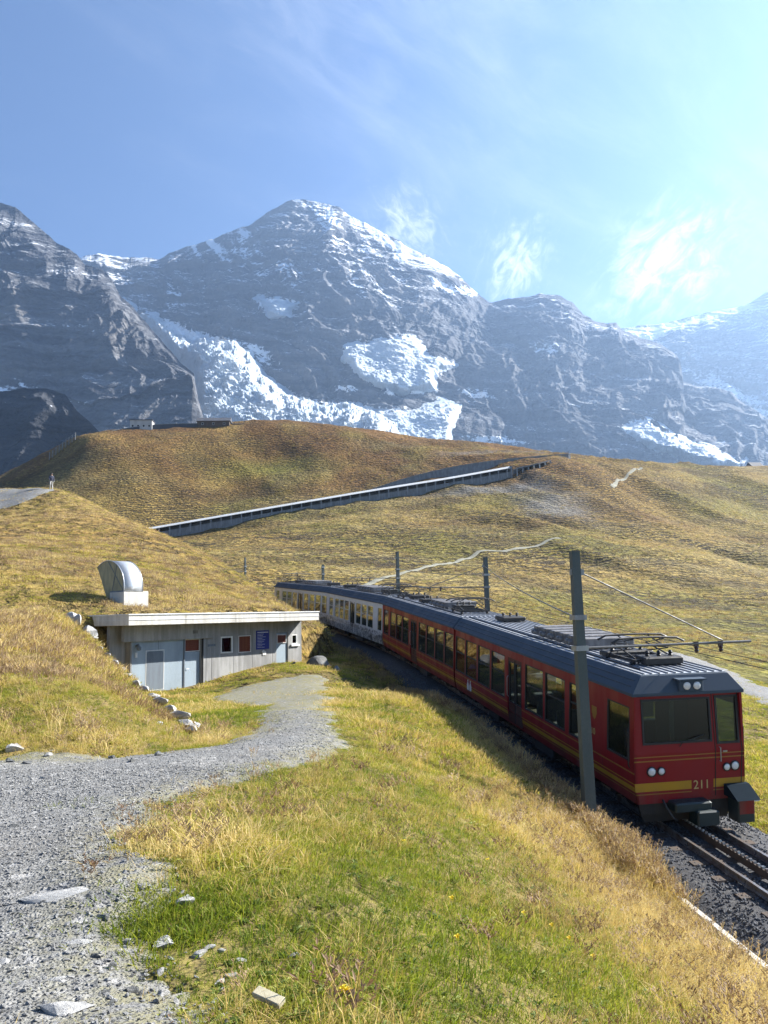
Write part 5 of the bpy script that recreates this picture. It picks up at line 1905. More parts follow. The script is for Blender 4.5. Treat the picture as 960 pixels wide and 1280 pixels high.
# profile in (y inward, z): straight up the front, over the top, down to the mouth lip at the back
prof = [(0.0, 0.72)] + [(1.25 - 1.25 * math.cos(t), 0.95 + 1.18 * math.sin(t)) for t in [math.pi * q / 22 for q in range(0, 17)]]
sh_o = MB()
outer = prof
inner = [(1.25 + (y - 1.25) * 0.975, 0.95 + (z - 0.95) * 0.975) for y, z in prof]
n = len(prof)
v = [(0.0, y, z) for y, z in outer] + [(vw, y, z) for y, z in outer] + [(0.0, y, z) for y, z in inner] + [(vw, y, z) for y, z in inner]
f = []
for q in range(n - 1):
    f += [(q, q + 1, n + q + 1, n + q), (2 * n + q, 3 * n + q, 3 * n + q + 1, 2 * n + q + 1), (q, 2 * n + q, 2 * n + q + 1, q + 1), (n + q, n + q + 1, 3 * n + q + 1, 3 * n + q)]
f += [(0, n, 3 * n, 2 * n), (n - 1, 3 * n - 1, 4 * n - 1, 2 * n - 1)]
sh_o.add(v, f)
hood = sh_o.build('hood_sheet', M_sheet, vent, smooth=True)
fix_normals(hood.data)
lip = prof[-1]
cap = [(0.03, 0.72)] + [(1.25 + (y - 1.25) * 0.97, 0.95 + (z - 0.95) * 0.97) for y, z in prof[1:]] + [(1.30, 0.45), (0.95, 0.10), (0.03, 0.10)]
for nm, x0, x1 in (('side_panel', 0.02, 0.035), ('side_panel', vw - 0.035, vw - 0.02)):
    MB().prism(cap, 'x', x0, x1).build(nm, M_mesh, vent)
for tgt in (4, 8, 12):
    y_, z_ = prof[tgt]
    MB().tube([(0.012, 0.9 if tgt == 8 else 0.06, 0.74), (0.012, y_, z_ - 0.02)], 0.014, 6).build('panel_rib', M_patch, vent)
MB().box(-0.012, 0.03, 0.0, 1.0, 0.66, 0.76).build('panel_band', M_patch, vent)
MB().box(0.012, 0.045, 0.42, 0.48, 0.1, 0.74).build('panel_post', M_patch, vent)
rim = MB()
rim.tube([(0.0, y, z) for y, z in prof], 0.02, 6).tube([(vw, y, z) for y, z in prof], 0.02, 6)
rim.build('rim', M_sheet, vent, smooth=True)
MB().box(-0.03, vw + 0.28, -0.05, 1.0, -0.4, 0.70).box(vw - 0.02, vw + 0.28, -0.04, 0.9, 0.70, 0.74).build('base', M_fascia, vent, bevel=0.01)

# ------------------------------------------------------------------ rocks
def stone_mat(name, c1, c2):
    k = NT(name)
    p = k.obj()
    a = k.noise(p, 2.5, 7, 0.65)
    b = k.noise(p, 16.0, 5, 0.7)
    oi = k.n('ShaderNodeObjectInfo').outputs['Random']
    col = k.mix(k.mr(a, 0.35, 0.65), c1, c2)
    col = k.mix(k.mr(b, 0.55, 0.75, 0, 0.5), col, (0.12, 0.115, 0.10))
    col = k.mix(k.math('MULTIPLY', oi, 0.3), col, tuple(q * 1.25 for q in c2))
    k.bsdf(col, 0.85, 0, k.bump(k.math('MULTIPLY_ADD', b, 0.5, a), 0.7, 0.05), 0.3)
    return k.m


M_stone = stone_mat('grey_stone', (0.19, 0.19, 0.185), (0.36, 0.355, 0.34))
M_pale = stone_mat('pale_stone', (0.27, 0.27, 0.26), (0.43, 0.42, 0.40))
M_darkst = stone_mat('dark_stone', (0.07, 0.075, 0.075), (0.16, 0.16, 0.155))


def rock_mesh(seed, sub=2, flat=1.0, facet=0.5):
    bm = bmesh.new()
    bmesh.ops.create_icosphere(bm, subdivisions=sub, radius=0.5)
    r = random.Random(seed)
    planes = [(Vector((r.uniform(-1, 1), r.uniform(-1, 1), r.uniform(-0.6, 1))).normalized(), r.uniform(0.17, 0.36)) for _ in range(13)]
    for vt in bm.verts:
        p = vt.co.copy()
        for nrm, d in planes:                      # cut flat facets like broken rock
            e = p.dot(nrm) - d
            if e > 0:
                p -= nrm * e * (0.95 if facet else 0.4)
        nz = float(vnoise(p.x * 4 + seed, p.y * 4, p.z * 4)) * 0.045
        p += p.normalized() * nz
        p.z *= flat
        vt.co = p
    me = bpy.data.meshes.new('rock')
    bm.to_mesh(me)
    bm.free()
    return me


rock_pool = {}


def rock(name, px, py, w, mat, label, flat=0.7, asp=(1.0, 0.8), group=None, sink=0.25, rz=None, cat='stone', Y=None, sub=2, dz=0.0):
    g = gpt(px, py) if Y is None else at(px, py, Y)
    if Y is not None:
        g.z = gz1(g.x, g.y)
    kx = (rnd.randrange(6), mat.name, sub)
    if kx not in rock_pool:
        me = rock_mesh(kx[0] * 13 + len(mat.name), sub)
        me.materials.append(mat)
        rock_pool[kx] = me
    h = w * flat
    tl = 0.2 if flat > 0.45 else 0.05
    o = link(name, rock_pool[kx], None, None, loc=(g.x, g.y, g.z + h * (0.36 - sink) + dz), rot=(rnd.uniform(-tl, tl), rnd.uniform(-tl, tl), rnd.uniform(0, 6.28) if rz is None else rz),
             scale=(w * asp[0] * 1.25, w * asp[1] * 1.25, h * 1.25))
    return tag(o, label, cat, group)


# edging stones down the cut beside the building
edge_px = [(91, 777, .45), (103, 772, .5), (112, 778, .55), (97, 786, .4), (106, 795, .35), (116, 806, .4), (125, 816, .4), (134, 826, .4), (143, 835, .45), (152, 843, .4), (160, 851, .4), (170, 859, .45), (180, 868, .45), (191, 878, .4),
           (200, 887, .6), (212, 896, .6), (224, 906, .65), (234, 914, .55), (240, 921, .35)]
for q, (a_, b_, w_) in enumerate(edge_px):
    Yq = float(np.interp(a_, [91, 104, 123, 144, 164, 198, 217, 241], [31.0, 30.0, 27.0, 24.0, 22.0, 19.4, 18.0, 16.2]))
    if q < 4:
        rock('edging_stone', a_, b_, w_ * 1.5, M_pale, 'rough pale stone piled at the corner of the concrete roof', 0.8, (1.0, 0.8), 'stones piled at the roof corner', 0.1, Y=Yq + (0.4 if q else 0), dz=0.1)
    else:
        rock('edging_stone', a_, b_, w_, M_pale, 'pale edging stone in the row running down the grass bank beside the building', 0.42, (1.6, 0.75), 'row of edging stones', 0.12, Y=Yq, rz=2.15 + rnd.uniform(-.2, .2), dz=0.08)
rock('boulder', 397, 828, 1.35, M_darkst, 'large dark boulder at the right end of the concrete building', 0.55, (1.1, 0.8), None, 0.15, 0.4, 'boulder', Y=38.6, sub=3)
rock('boulder', 420, 822, 0.5, M_stone, 'small grey boulder beside the large dark boulder', 0.7, (1, 0.9), None, 0.15, cat='boulder', Y=38.6)
rock('stone', 366, 833, 0.35, M_darkst, 'little stone at the foot of the building near the boulders', 0.6, Y=37.5)
rock('stone', 230, 885, 0.3, M_darkst, 'dark stone lying alone on the yard grass', 0.5)
# stones on the gravel
slab = rock('bedrock_slab', 82, 1126, 0.62, M_pale, 'flat pale bedrock slab showing through the gravel', 0.09, (1.15, 0.62), None, 0.18, 0.1, 'rock', sub=3, dz=0.03)
path_st = [(110, 1131, .11, 'd'), (88, 1137, .09, 'd'), (124, 1142, .13, 'p'), (131, 1157, .14, 'd'), (90, 1176, .07, 'd'), (97, 1189, .20, 'p'), (119, 1206, .09, 'd'), (141, 1215, .07, 'd'), (26, 1244, .12, 's'), (74, 1238, .22, 'p'),
           (63, 1230, .13, 'p'), (137, 1262, .10, 's'), (166, 1249, .10, 'd'), (176, 1252, .07, 'd'), (4, 1215, .16, 'p'), (12, 957, .25, 'd'), (33, 959, .2, 'd'), (60, 948, .2, 's'),
           (140, 951, .2, 'd'), (165, 956, .22, 'd'), (35, 999, .17, 'd'), (61, 1003, .16, 'p'), (142, 1019, .14, 'd'), (155, 1006, .18, 'p'), (15, 1040, .15, 'd'), (198, 949, .25, 'd'), (52, 978, .15, 's'), (100, 1062, .09, 's'), (40, 1085, .08, 'd'),
           (150, 1110, .08, 's'), (20, 1180, .08, 's'), (60, 1200, .07, 's'), (160, 1185, .08, 's'), (110, 1245, .09, 's'), (45, 1262, .08, 's'), (200, 1225, .08, 's'), (195, 1262, .07, 's')]
lab = {'d': 'dark angular stone lying loose on the gravel path', 's': 'grey stone lying loose on the gravel path', 'p': 'pale flat stone lying loose on the gravel path'}
for (a_, b_, w_, t_) in path_st:
    rock('stone', a_, b_, w_ * 0.75, {'d': M_darkst, 's': M_stone, 'p': M_pale}[t_], lab[t_], 0.35 if t_ == 'p' else 0.65, (1.1, 0.75), {'d': 'dark stones on the path', 's': 'grey stones on the path', 'p': 'pale stones on the path'}[t_], 0.14, dz=0.03)
rock('stone', 84, 1277, 0.27, M_pale, 'biggest pale flat stone on the gravel path', 0.3, (1.15, 0.7), None, 0.1, 0.2, dz=0.03)
for (a_, b_, w_) in ((206, 1182, .19), (229, 1130, .17), (248, 1195, .12), (262, 1186, .09), (300, 1203, .10), (278, 1190, .08), (366, 1197, .09), (290, 1222, .10), (275, 1230, .09), (206, 1130, .10), (440, 1200, .06), (170, 1190, .08), (205, 1245, .10), (17, 938, .4), (105, 905, .22), (200, 905, .25)):
    rock('stone', a_, b_, w_ * 0.78, M_pale, 'pale stone half hidden in the grass', 0.55, (1.15, 0.75), 'pale stones in the grass', 0.14)
pk = gpt(336, 1264)
M_wood = worn('bleached_wood', (0.42, 0.38, 0.26), (0.32, 0.28, 0.19), 0.8, 9.0)
pl = MB().cbox(-0.075, 0.075, -0.026, 0.026, 0, 0.022, 0.004).build('wood_offcut', M_wood)
pl.location = (pk.x, pk.y, pk.z + 0.05)
pl.rotation_euler = (0.25, 0.15, -0.5)
tag(pl, 'short bleached offcut of wood lying in the grass', 'wood')

# concrete kerb beside the ballast
kp = [p for p in track if 5.5 < p.y < 15.4]
kb = thing('track_kerb', 'weathered concrete kerb along the ballast edge', 'kerb', loc=(0, 0, 0))
kpath = []
for i, p in enumerate(kp):
    t = kp[min(i + 1, len(kp) - 1)] - kp[max(i - 1, 0)]
    s = Vector((t.y, -t.x, 0)).normalized()
    q = p + s * 1.98 * (1 if t.y < 0 else -1)
    kpath.append(Vector((q.x, q.y, p.z - 0.24)))
for i in range(0, len(kpath) - 2, 2):
    MB().sweep([kpath[i].lerp(kpath[i + 2], 0.012), kpath[i].lerp(kpath[i + 2], 0.988)], [(-0.07, -0.3), (0.07, -0.3), (0.07, 0.10), (0.05, 0.12), (-0.05, 0.12), (-0.07, 0.10)]).build('kerb_block', M_fascia, kb)

# ------------------------------------------------------------------ avalanche gallery across the far slope
M_gwall = concrete('gallery_concrete', (0.20, 0.21, 0.22), (0.13, 0.135, 0.14))
M_gpost = concrete('gallery_posts', (0.24, 0.25, 0.26), (0.17, 0.175, 0.18))
M_groof = worn('pale_gallery_roof_edge', (0.60, 0.60, 0.58), (0.50, 0.50, 0.48), 0.6, 0.3)
g_px = [(186, 661, 267), (206, 657.5, 268), (330, 636, 272), (460, 614, 278), (560, 598, 283), (638, 584, 288)]
g_top = [at(*q) for q in g_px]
gal = thing('avalanche_gallery', 'long sloping concrete rail gallery with white roof edge across the hillside', 'gallery', loc=tuple(g_top[0] - Vector((0, 0, 4))))
g_off = -Vector(gal.location)
g_path = [p + g_off for p in catmull([g_top[0]] + g_top + [g_top[-1]], 4.0)]
HG = 3.7
MB().sweep(g_path, [(-1.1, 0.45), (0.28, -0.40), (0.30, -0.28), (-1.0, 0.56)]).build('roof_edge', M_groof, gal)
MB().sweep(g_path, [(-5.5, -0.2), (-0.26, -0.42), (-0.26, -0.02), (-5.5, 0.35)]).build('roof_slab', M_gwall, gal)
MB().sweep(g_path, [(-5.5, -HG - 4), (-5.1, -HG - 4), (-5.1, -0.2), (-5.5, -0.2)]).build('back_wall', M_gwall, gal)
MB().sweep(g_path, [(-0.2, -HG - 6), (0.15, -HG - 6), (0.15, -1.75), (-0.2, -1.75)]).build('parapet_wall', M_gwall, gal)
post_me = MB().box(-0.22, 0.22, -0.18, 0.22, -HG, -0.43).mesh('pillar', M_gpost)
acc = 0.0
for i in range(len(g_path) - 1):
    a, b = g_path[i], g_path[i + 1]
    seg = (b - a).length
    ang = math.atan2(b.y - a.y, b.x - a.x)
    while acc < seg:
        link('pillar', post_me, None, gal, loc=tuple(a.lerp(b, acc / seg)), rot=(0, 0, ang))
        acc += 3.6
    acc -= seg
e = g_path[-1]
MB().box(-0.1, 0.5, -0.6, 6.5, -HG - 3.0, 0.35).build('end_wall', M_gwall, gal, loc=tuple(e), rot=(0, 0, math.atan2(e.y - g_path[-2].y, e.x - g_path[-2].x)))
# retaining wall of the line above the gallery
w_px = [(465, 611, 291), (520, 594, 294), (580, 581, 298), (640, 573, 303), (700, 568, 308), (712, 567, 310)]
w_top = [at(*q) for q in w_px]
ret = thing('retaining_wall', 'dark stepped retaining wall of the railway line above the gallery', 'wall', loc=tuple(w_top[0] - Vector((0, 0, 4))))
o_ = -Vector(ret.location)
w_path = [p + o_ for p in catmull([w_top[0]] + w_top + [w_top[-1]], 5.0)]
MB().sweep(w_path, [(-0.3, -5), (0.5, -5), (0.3, -0.3), (-0.3, -0.3)]).build('wall_face', M_gwall, ret)
MB().sweep(w_path, [(-0.4, -0.3), (0.42, -0.3), (0.42, 0.0), (-0.4, 0.0)]).build('coping', M_gpost, ret)
lw = [at(*q) for q in [(646, 585, 288), (672, 579, 291), (688, 575, 294)]]
sh2 = thing('gallery_portal', 'short open portal of posts where the gallery ends', 'portal', loc=tuple(lw[0] - Vector((0, 0, 4))))
o_ = -Vector(sh2.location)
MB().sweep([p + o_ for p in lw], [(-3, -0.4), (0.2, -0.4), (0.2, 0.0), (-3, 0.0)]).build('roof_slab', M_gwall, sh2)
for q in range(7):
    p = lw[0].lerp(lw[2], q / 6) + o_
    MB().box(-0.25, 0.25, -0.25, 0.25, -6.5, -0.4).build('post', M_groof if q in (3, 4, 5) else M_gpost, sh2, loc=tuple(p))
MB().sweep([p + o_ for p in lw], [(-3.4, -7), (-3.0, -7), (-3.0, -0.4), (-3.4, -0.4)]).build('back_wall', M_gwall, sh2)

# ------------------------------------------------------------------ small buildings and structures on the skyline
M_plaster = worn('pale_station_plaster', (0.42, 0.41, 0.40), (0.34, 0.33, 0.32), 0.8, 0.6)
M_slate = worn('dark_roof_slate', (0.055, 0.06, 0.07), (0.09, 0.09, 0.10), 0.7, 0.8)
M_timber = worn('dark_timber', (0.07, 0.05, 0.035), (0.11, 0.08, 0.055), 0.8, 0.9)


def hut(px, py, Y, w, d, h, rh, label, wall_m, name='hut', rz=0.0, flat=False, nwin=3):
    g = at(px, py, Y)
    zg = min(gz1(g.x + sx * w / 2, g.y + sy * d / 2) for sx in (-1, 1) for sy in (-1, 1))
    b = thing(name, label, 'hut', matrix=Matrix.Translation((g.x, g.y, zg - 0.1)) @ Matrix.Rotation(rz, 4, 'Z'))
    hh = max(h, g.z - zg)
    MB().box(-w / 2, w / 2, -d / 2, d / 2, -1.5, hh).build('wall', wall_m, b)
    if flat:
        MB().box(-w / 2 - 0.3, w / 2 + 0.3, -d / 2 - 0.3, d / 2 + 0.3, hh, hh + 0.3).build('roof', M_slate, b)
    else:
        MB().prism([(-d / 2 - 0.5, hh - 0.15), (d / 2 + 0.5, hh - 0.15), (0, hh + rh)], 'x', -w / 2 - 0.5, w / 2 + 0.5).build('roof', M_slate, b)
    for q in range(nwin):
        xx = -w / 2 + w * (q + 0.5) / nwin
        wo = ring(xx - 0.5, xx + 0.5, hh * 0.35, hh * 0.35 + 1.1, 0.08, -d / 2 - 0.04, -d / 2 + 0.02).build('window', M_wframe, b)
        MB().box(xx - 0.45, xx + 0.45, -d / 2 - 0.02, -d / 2 - 0.012, hh * 0.35 + 0.05, hh * 0.35 + 1.05).build('pane', M_dark, wo)
    return b


hut(178, 527, 352, 10, 6, 4.2, 0, 'boxy pale station building with flat roof on the skyline', M_plaster, 'station_building', 0.1, True, 4)
hut(268, 529, 356, 15, 6, 3.0, 2.2, 'low dark-roofed shed on the skyline below the icefall', M_timber, 'shed', 0.05, False, 3)
hut(943, 584, 478, 7.5, 6, 3.2, 3.0, 'tiny dark hut with pitched roof alone on the right ridge', M_timber, 'ridge_hut', 0.2, False, 1)
# snow fence on the left crest
sf0, sf1 = at(62, 563, 331), at(94, 551, 334)
sf = thing('snow_fence', 'pale snow fence of posts and rails on the left crest', 'fence', loc=(sf0.x, sf0.y, gz1(sf0.x, sf0.y)))
o_ = -Vector(sf.location)
for q in range(9):
    p = sf0.lerp(sf1, q / 8)
    zb = gz1(p.x, p.y)
    MB().box(-0.12, 0.12, -0.12, 0.12, -0.5, 3.4).build('post', M_gpost, sf, loc=(p.x + o_.x, p.y + o_.y, zb + o_.z))
for zz_ in (0.7, 1.5, 2.3, 3.1):
    pts = []
    for q in range(9):
        p = sf0.lerp(sf1, q / 8)
        pts.append((p.x + o_.x, p.y + o_.y - 0.16, gz1(p.x, p.y) + o_.z + zz_))
    MB().tube(pts, 0.07, 5).build('rail', M_gpost, sf)
# dark strip standing in for the shaded bank along the skyline left of the dome
pw = [at(*q) for q in [(98, 551, 334), (125, 543, 340), (150, 537, 346), (200, 531, 352), (260, 530, 355), (335, 531, 358)]]
pl_ = thing('platform_wall', 'long low dark strip added for the shaded bank on the skyline under the icefall', 'wall', loc=tuple(pw[0] - Vector((0, 0, 3))))
o_ = -Vector(pl_.location)
MB().sweep([p + o_ for p in catmull([pw[0]] + pw + [pw[-1]], 5.0)], [(-0.4, -7), (0.4, -7), (0.4, 0.0), (-0.4, 0.0)]).build('wall_face', M_slate, pl_)  # slate-dark face gives the bank its shade by colour
MB().sweep([p + o_ + Vector((0, 0, 0.003)) for p in catmull([pw[0]] + pw + [pw[-1]], 5.0)], [(-0.5, 0), (0.5, 0), (0.5, 0.25), (-0.5, 0.25)]).build('coping', M_gpost, pl_)

# ------------------------------------------------------------------ walker on the brow of the near hill
M_hair = worn('dark_hair', (0.03, 0.02, 0.015), (0.04, 0.03, 0.02), 0.6, 9.0)
pg = gpt(64, 612)


def skin_body(name, joints, edges, radii, mat, parent, sub=1):
    me = bpy.data.meshes.new(name)
    me.from_pydata(joints, edges, [])
    me.update()
    o = link(name, me, mat, parent)
    md = o.modifiers.new('skin', 'SKIN')
    md.use_smooth_shade = True
    for i, r_ in enumerate(radii):
        sv = me.skin_vertices[0].data[i]
        sv.radius = (r_, r_)
        sv.use_root = (i == 0)
    s = o.modifiers.new('sub', 'SUBSURF')
    s.levels = s.render_levels = sub
    return o


person = thing('person', 'walker in dark jacket and pale trousers on the brow of the near hill', 'person', matrix=Matrix.Translation(pg) @ Matrix.Rotation(0.6, 4, 'Z'))
J = [(0, 0, 0.95), (0, 0, 1.2), (0, 0.01, 1.42), (0, 0, 1.52), (0, -0.02, 1.62),
     (0.10, 0, 0.90), (0.12, 0.10, 0.50), (0.12, 0.02, 0.08), (0.12, -0.14, 0.04), (-0.10, 0, 0.90), (-0.12, -0.10, 0.50), (-0.12, 0.12, 0.09), (-0.12, -0.02, 0.04),
     (0.19, 0, 1.40), (0.25, 0.04, 1.13), (0.24, -0.10, 0.90), (-0.19, 0, 1.40), (-0.25, -0.03, 1.13), (-0.22, -0.18, 0.96), (0.24, -0.13, 0.82), (-0.20, -0.24, 0.92)]
E = [(0, 1), (1, 2), (2, 3), (3, 4), (0, 5), (5, 6), (6, 7), (7, 8), (0, 9), (9, 10), (10, 11), (11, 12), (2, 13), (13, 14), (14, 15), (2, 16), (16, 17), (17, 18), (15, 19), (18, 20)]
Rr = [0.145, 0.135, 0.15, 0.055, 0.095, 0.085, 0.06, 0.042, 0.035, 0.085, 0.06, 0.042, 0.035, 0.065, 0.05, 0.036, 0.065, 0.05, 0.036, 0.03, 0.03]
k = NT('walker_clothes')
sp = k.n('ShaderNodeSeparateXYZ', {0: k.obj()})
kc = k.mix(k.mr(sp.outputs[2], 0.90, 0.92), (0.45, 0.43, 0.40), (0.035, 0.04, 0.07))
kc = k.mix(k.mr(sp.outputs[2], 1.49, 1.50), kc, (0.42, 0.26, 0.19))
k.bsdf(kc, 0.8)
skin_body('body', J, E, Rr, k.m, person, 2)
MB().lathe([(0.02, 0.12), (0.075, 0.10), (0.105, 0.04), (0.108, -0.02), (0.09, -0.06), (0.05, -0.075)], (0, 0.012, 1.66), (0, 0.25, 1), 14).build('hair', M_hair, person, smooth=True)
MB().cbox(-0.15, 0.15, 0.13, 0.27, 1.05, 1.42, 0.04).build('backpack', M_shutter, person)

# ------------------------------------------------------------------ grass, weeds, pebbles and ballast (too many to count)
def blade_mat(name, stops, trans=0.5, rough=0.6):
    k = NT(name)
    t = k.n('ShaderNodeAttribute', attribute_name='tint', attribute_type='INSTANCER').outputs['Fac']
    oi = k.attr('bl')
    f = k.math('ADD', t, k.math('MULTIPLY_ADD', oi, 0.34, -0.17))
    rp = k.n('ShaderNodeValToRGB', {0: f})
    el = rp.color_ramp.elements
    for i, (p, c) in enumerate(stops):
        e = el[i] if i < 2 else el.new(p)
        e.position = p
        e.color = (*c, 1)
    col = rp.outputs[0]
    d = k.n('ShaderNodeBsdfPrincipled', {'Base Color': col, 'Roughness': rough, 'Specular IOR Level': 0.25})
    tr = k.n('ShaderNodeBsdfTranslucent', {'Color': k.mix(1.0, col, (1.12, 1.1, 0.85), 'MULTIPLY')})
    mx = k.n('ShaderNodeMixShader', {0: trans, 1: d, 2: tr})
    k.t.links.new(mx.outputs[0], k.out.inputs[0])
    return k.m


M_green = blade_mat('green_grass_blades', [(0.0, (0.07, 0.125, 0.008)), (1.0, (0.46, 0.38, 0.085)), (0.35, (0.165, 0.21, 0.02)), (0.68, (0.32, 0.32, 0.045))])
M_dry = blade_mat('dry_grass_blades', [(0.0, (0.24, 0.155, 0.045)), (1.0, (0.66, 0.52, 0.24)), (0.5, (0.50, 0.365, 0.125))], 0.35)
M_rusty = blade_mat('rusty_seed_heads', [(0.0, (0.12, 0.065, 0.042)), (1.0, (0.36, 0.26, 0.155)), (0.5, (0.22, 0.135, 0.078))], 0.3)
M_leaf = blade_mat('weed_leaves', [(0.0, (0.06, 0.11, 0.02)), (1.0, (0.34, 0.34, 0.06)), (0.5, (0.15, 0.20, 0.04))], 0.4)
M_petal = blade_mat('yellow_petals', [(0.0, (0.65, 0.46, 0.02)), (1.0, (0.75, 0.62, 0.05))], 0.3)


def clump(seed, n, h, spread, w, lean, mat, name, hvar=0.5):
    r = np.random.RandomState(seed)
    V, Fq, T = [], [], []
    for i in range(n):
        a = r.uniform(0, 6.283)
        rr = spread * math.sqrt(r.uniform(0, 1))
        b = np.array([rr * math.cos(a), rr * math.sin(a), -0.01])
        la = a + r.normal(0, 0.9)
        ln = abs(r.normal(lean, lean * 0.5))
        hh = h * r.uniform(1 - hvar, 1 + hvar * 0.5)
        ww = w * r.uniform(0.7, 1.3)
        fa = r.uniform(0, 6.283)
        sx, sy = math.cos(fa) * ww, math.sin(fa) * ww
        tint = r.uniform(0, 1)
        base = len(V)
        for q, (t, k) in enumerate(((0, 1.0), (0.4, 0.85), (0.75, 0.5))):
            off = hh * ln * t * t
            p = b + np.array([math.cos(la) * off, math.sin(la) * off, hh * t * (1 - 0.3 * ln * t)])
            V.append(p - np.array([sx * k, sy * k, 0]) / 2)
            V.append(p + np.array([sx * k, sy * k, 0]) / 2)
        off = hh * ln
        V.append(b + np.array([math.cos(la) * off, math.sin(la) * off, hh * (1 - 0.3 * ln)]))
        Fq += [(base, base + 1, base + 3, base + 2), (base + 2, base + 3, base + 5, base + 4), (base + 4, base + 5, base + 6)]
        T += [tint] * 7
    me = bpy.data.meshes.new(name)
    me.from_pydata([tuple(v) for v in V], [], Fq)
    attr(me, 'bl', np.array(T))
    me.materials.append(mat)
    return me


def seed_clump(seed, n, h, mat_stem, mat_head):
    r = np.random.RandomState(seed)
    V, Fq, T, MI = [], [], [], []
    for i in range(n):
        a = r.uniform(0, 6.283)
        la, ln = r.uniform(0, 6.283), r.uniform(0.15, 0.6)
        hh = h * r.uniform(0.6, 1.15)
        b = np.array([0.07 * math.cos(a), 0.07 * math.sin(a), 0])
        base = len(V)
        w = 0.0018
        pts = [b + np.array([math.cos(la) * hh * ln * t * t, math.sin(la) * hh * ln * t * t, hh * t]) for t in (0, 0.5, 1.0)]
        for p in pts:
            V += [p + np.array([w, 0, 0]), p + np.array([-w, w, 0])]
        Fq += [(base, base + 1, base + 3, base + 2), (base + 2, base + 3, base + 5, base + 4)]
        MI += [0, 0]
        T += [r.uniform(0, 1)] * 6
        for q in range(9):                      # small spikelets up the top third
            t = 0.66 + 0.36 * q / 9
            p = b + np.array([math.cos(la) * hh * ln * t * t, math.sin(la) * hh * ln * t * t, hh * t])
            aa = r.uniform(0, 6.283)
            l = 0.035 * (1.15 - q / 11)
            s0 = len(V)
            dv = np.array([math.cos(aa), math.sin(aa), 0.8])
            V += [p, p + dv * l * 0.5 + np.array([0, 0.006, 0]), p + dv * l, p + dv * l * 0.5 - np.array([0.004, 0.006, 0])]
            Fq.append((s0, s0 + 1, s0 + 2, s0 + 3))
            MI.append(1)
            T += [r.uniform(0, 1)] * 4
    me = bpy.data.meshes.new('seed_grass')
    me.from_pydata([tuple(v) for v in V], [], Fq)
    me.materials.append(mat_stem)
    me.materials.append(mat_head)
    me.polygons.foreach_set('material_index', MI)
    attr(me, 'bl', np.array(T))
    return me


def rosette(seed, n, l, mat, up=0.5):
    r = np.random.RandomState(seed)
    V, Fq, T = [], [], []
    for i in range(n):
        a = 6.283 * i / n + r.uniform(-0.4, 0.4)
        ll = l * r.uniform(0.6, 1.2)
        e = r.uniform(0.15, 0.9) * up
        d = np.array([math.cos(a), math.sin(a), 0])
        s = np.array([-math.sin(a), math.cos(a), 0])
        base = len(V)
        for t, w in ((0.05, 0.05), (0.35, 0.20), (0.65, 0.24), (0.9, 0.12)):
            p = d * ll * t + np.array([0, 0, ll * (e * t * 1.3 - 0.5 * t * t)]) + np.array([0, 0, 0.01])
            V += [p - s * ll * w + np.array([0, 0, 0.02 * w]), p - np.array([0, 0, 0.06 * ll * w * 3]), p + s * ll * w + np.array([0, 0, 0.02 * w])]
        V.append(d * ll + np.array([0, 0, ll * (e * 1.3 - 0.5)]))
        for q in range(3):
            o = base + q * 3
            Fq += [(o, o + 1, o + 4, o + 3), (o + 1, o + 2, o + 5, o + 4)]
        o = base + 9
        Fq += [(o, o + 1, o + 3), (o + 1, o + 2, o + 3)]
        T += [r.uniform(0, 1)] * 13
    me = bpy.data.meshes.new('weed')
    me.from_pydata([tuple(v) for v in V], [], Fq)
    me.materials.append(mat)
    attr(me, 'bl', np.array(T))
    return me


def flower(seed):
    me = rosette(seed, 9, 0.022, M_petal, 0.9)
    for v in me.vertices:
        v.co.z += 0.09
    return me


def pebble_pool(n, mat, sub=1):
    out = []
    for i in range(n):
        me = rock_mesh(500 + i * 7, sub)
        me.materials.append(mat)
        out.append(me)
    return out


_src = 0


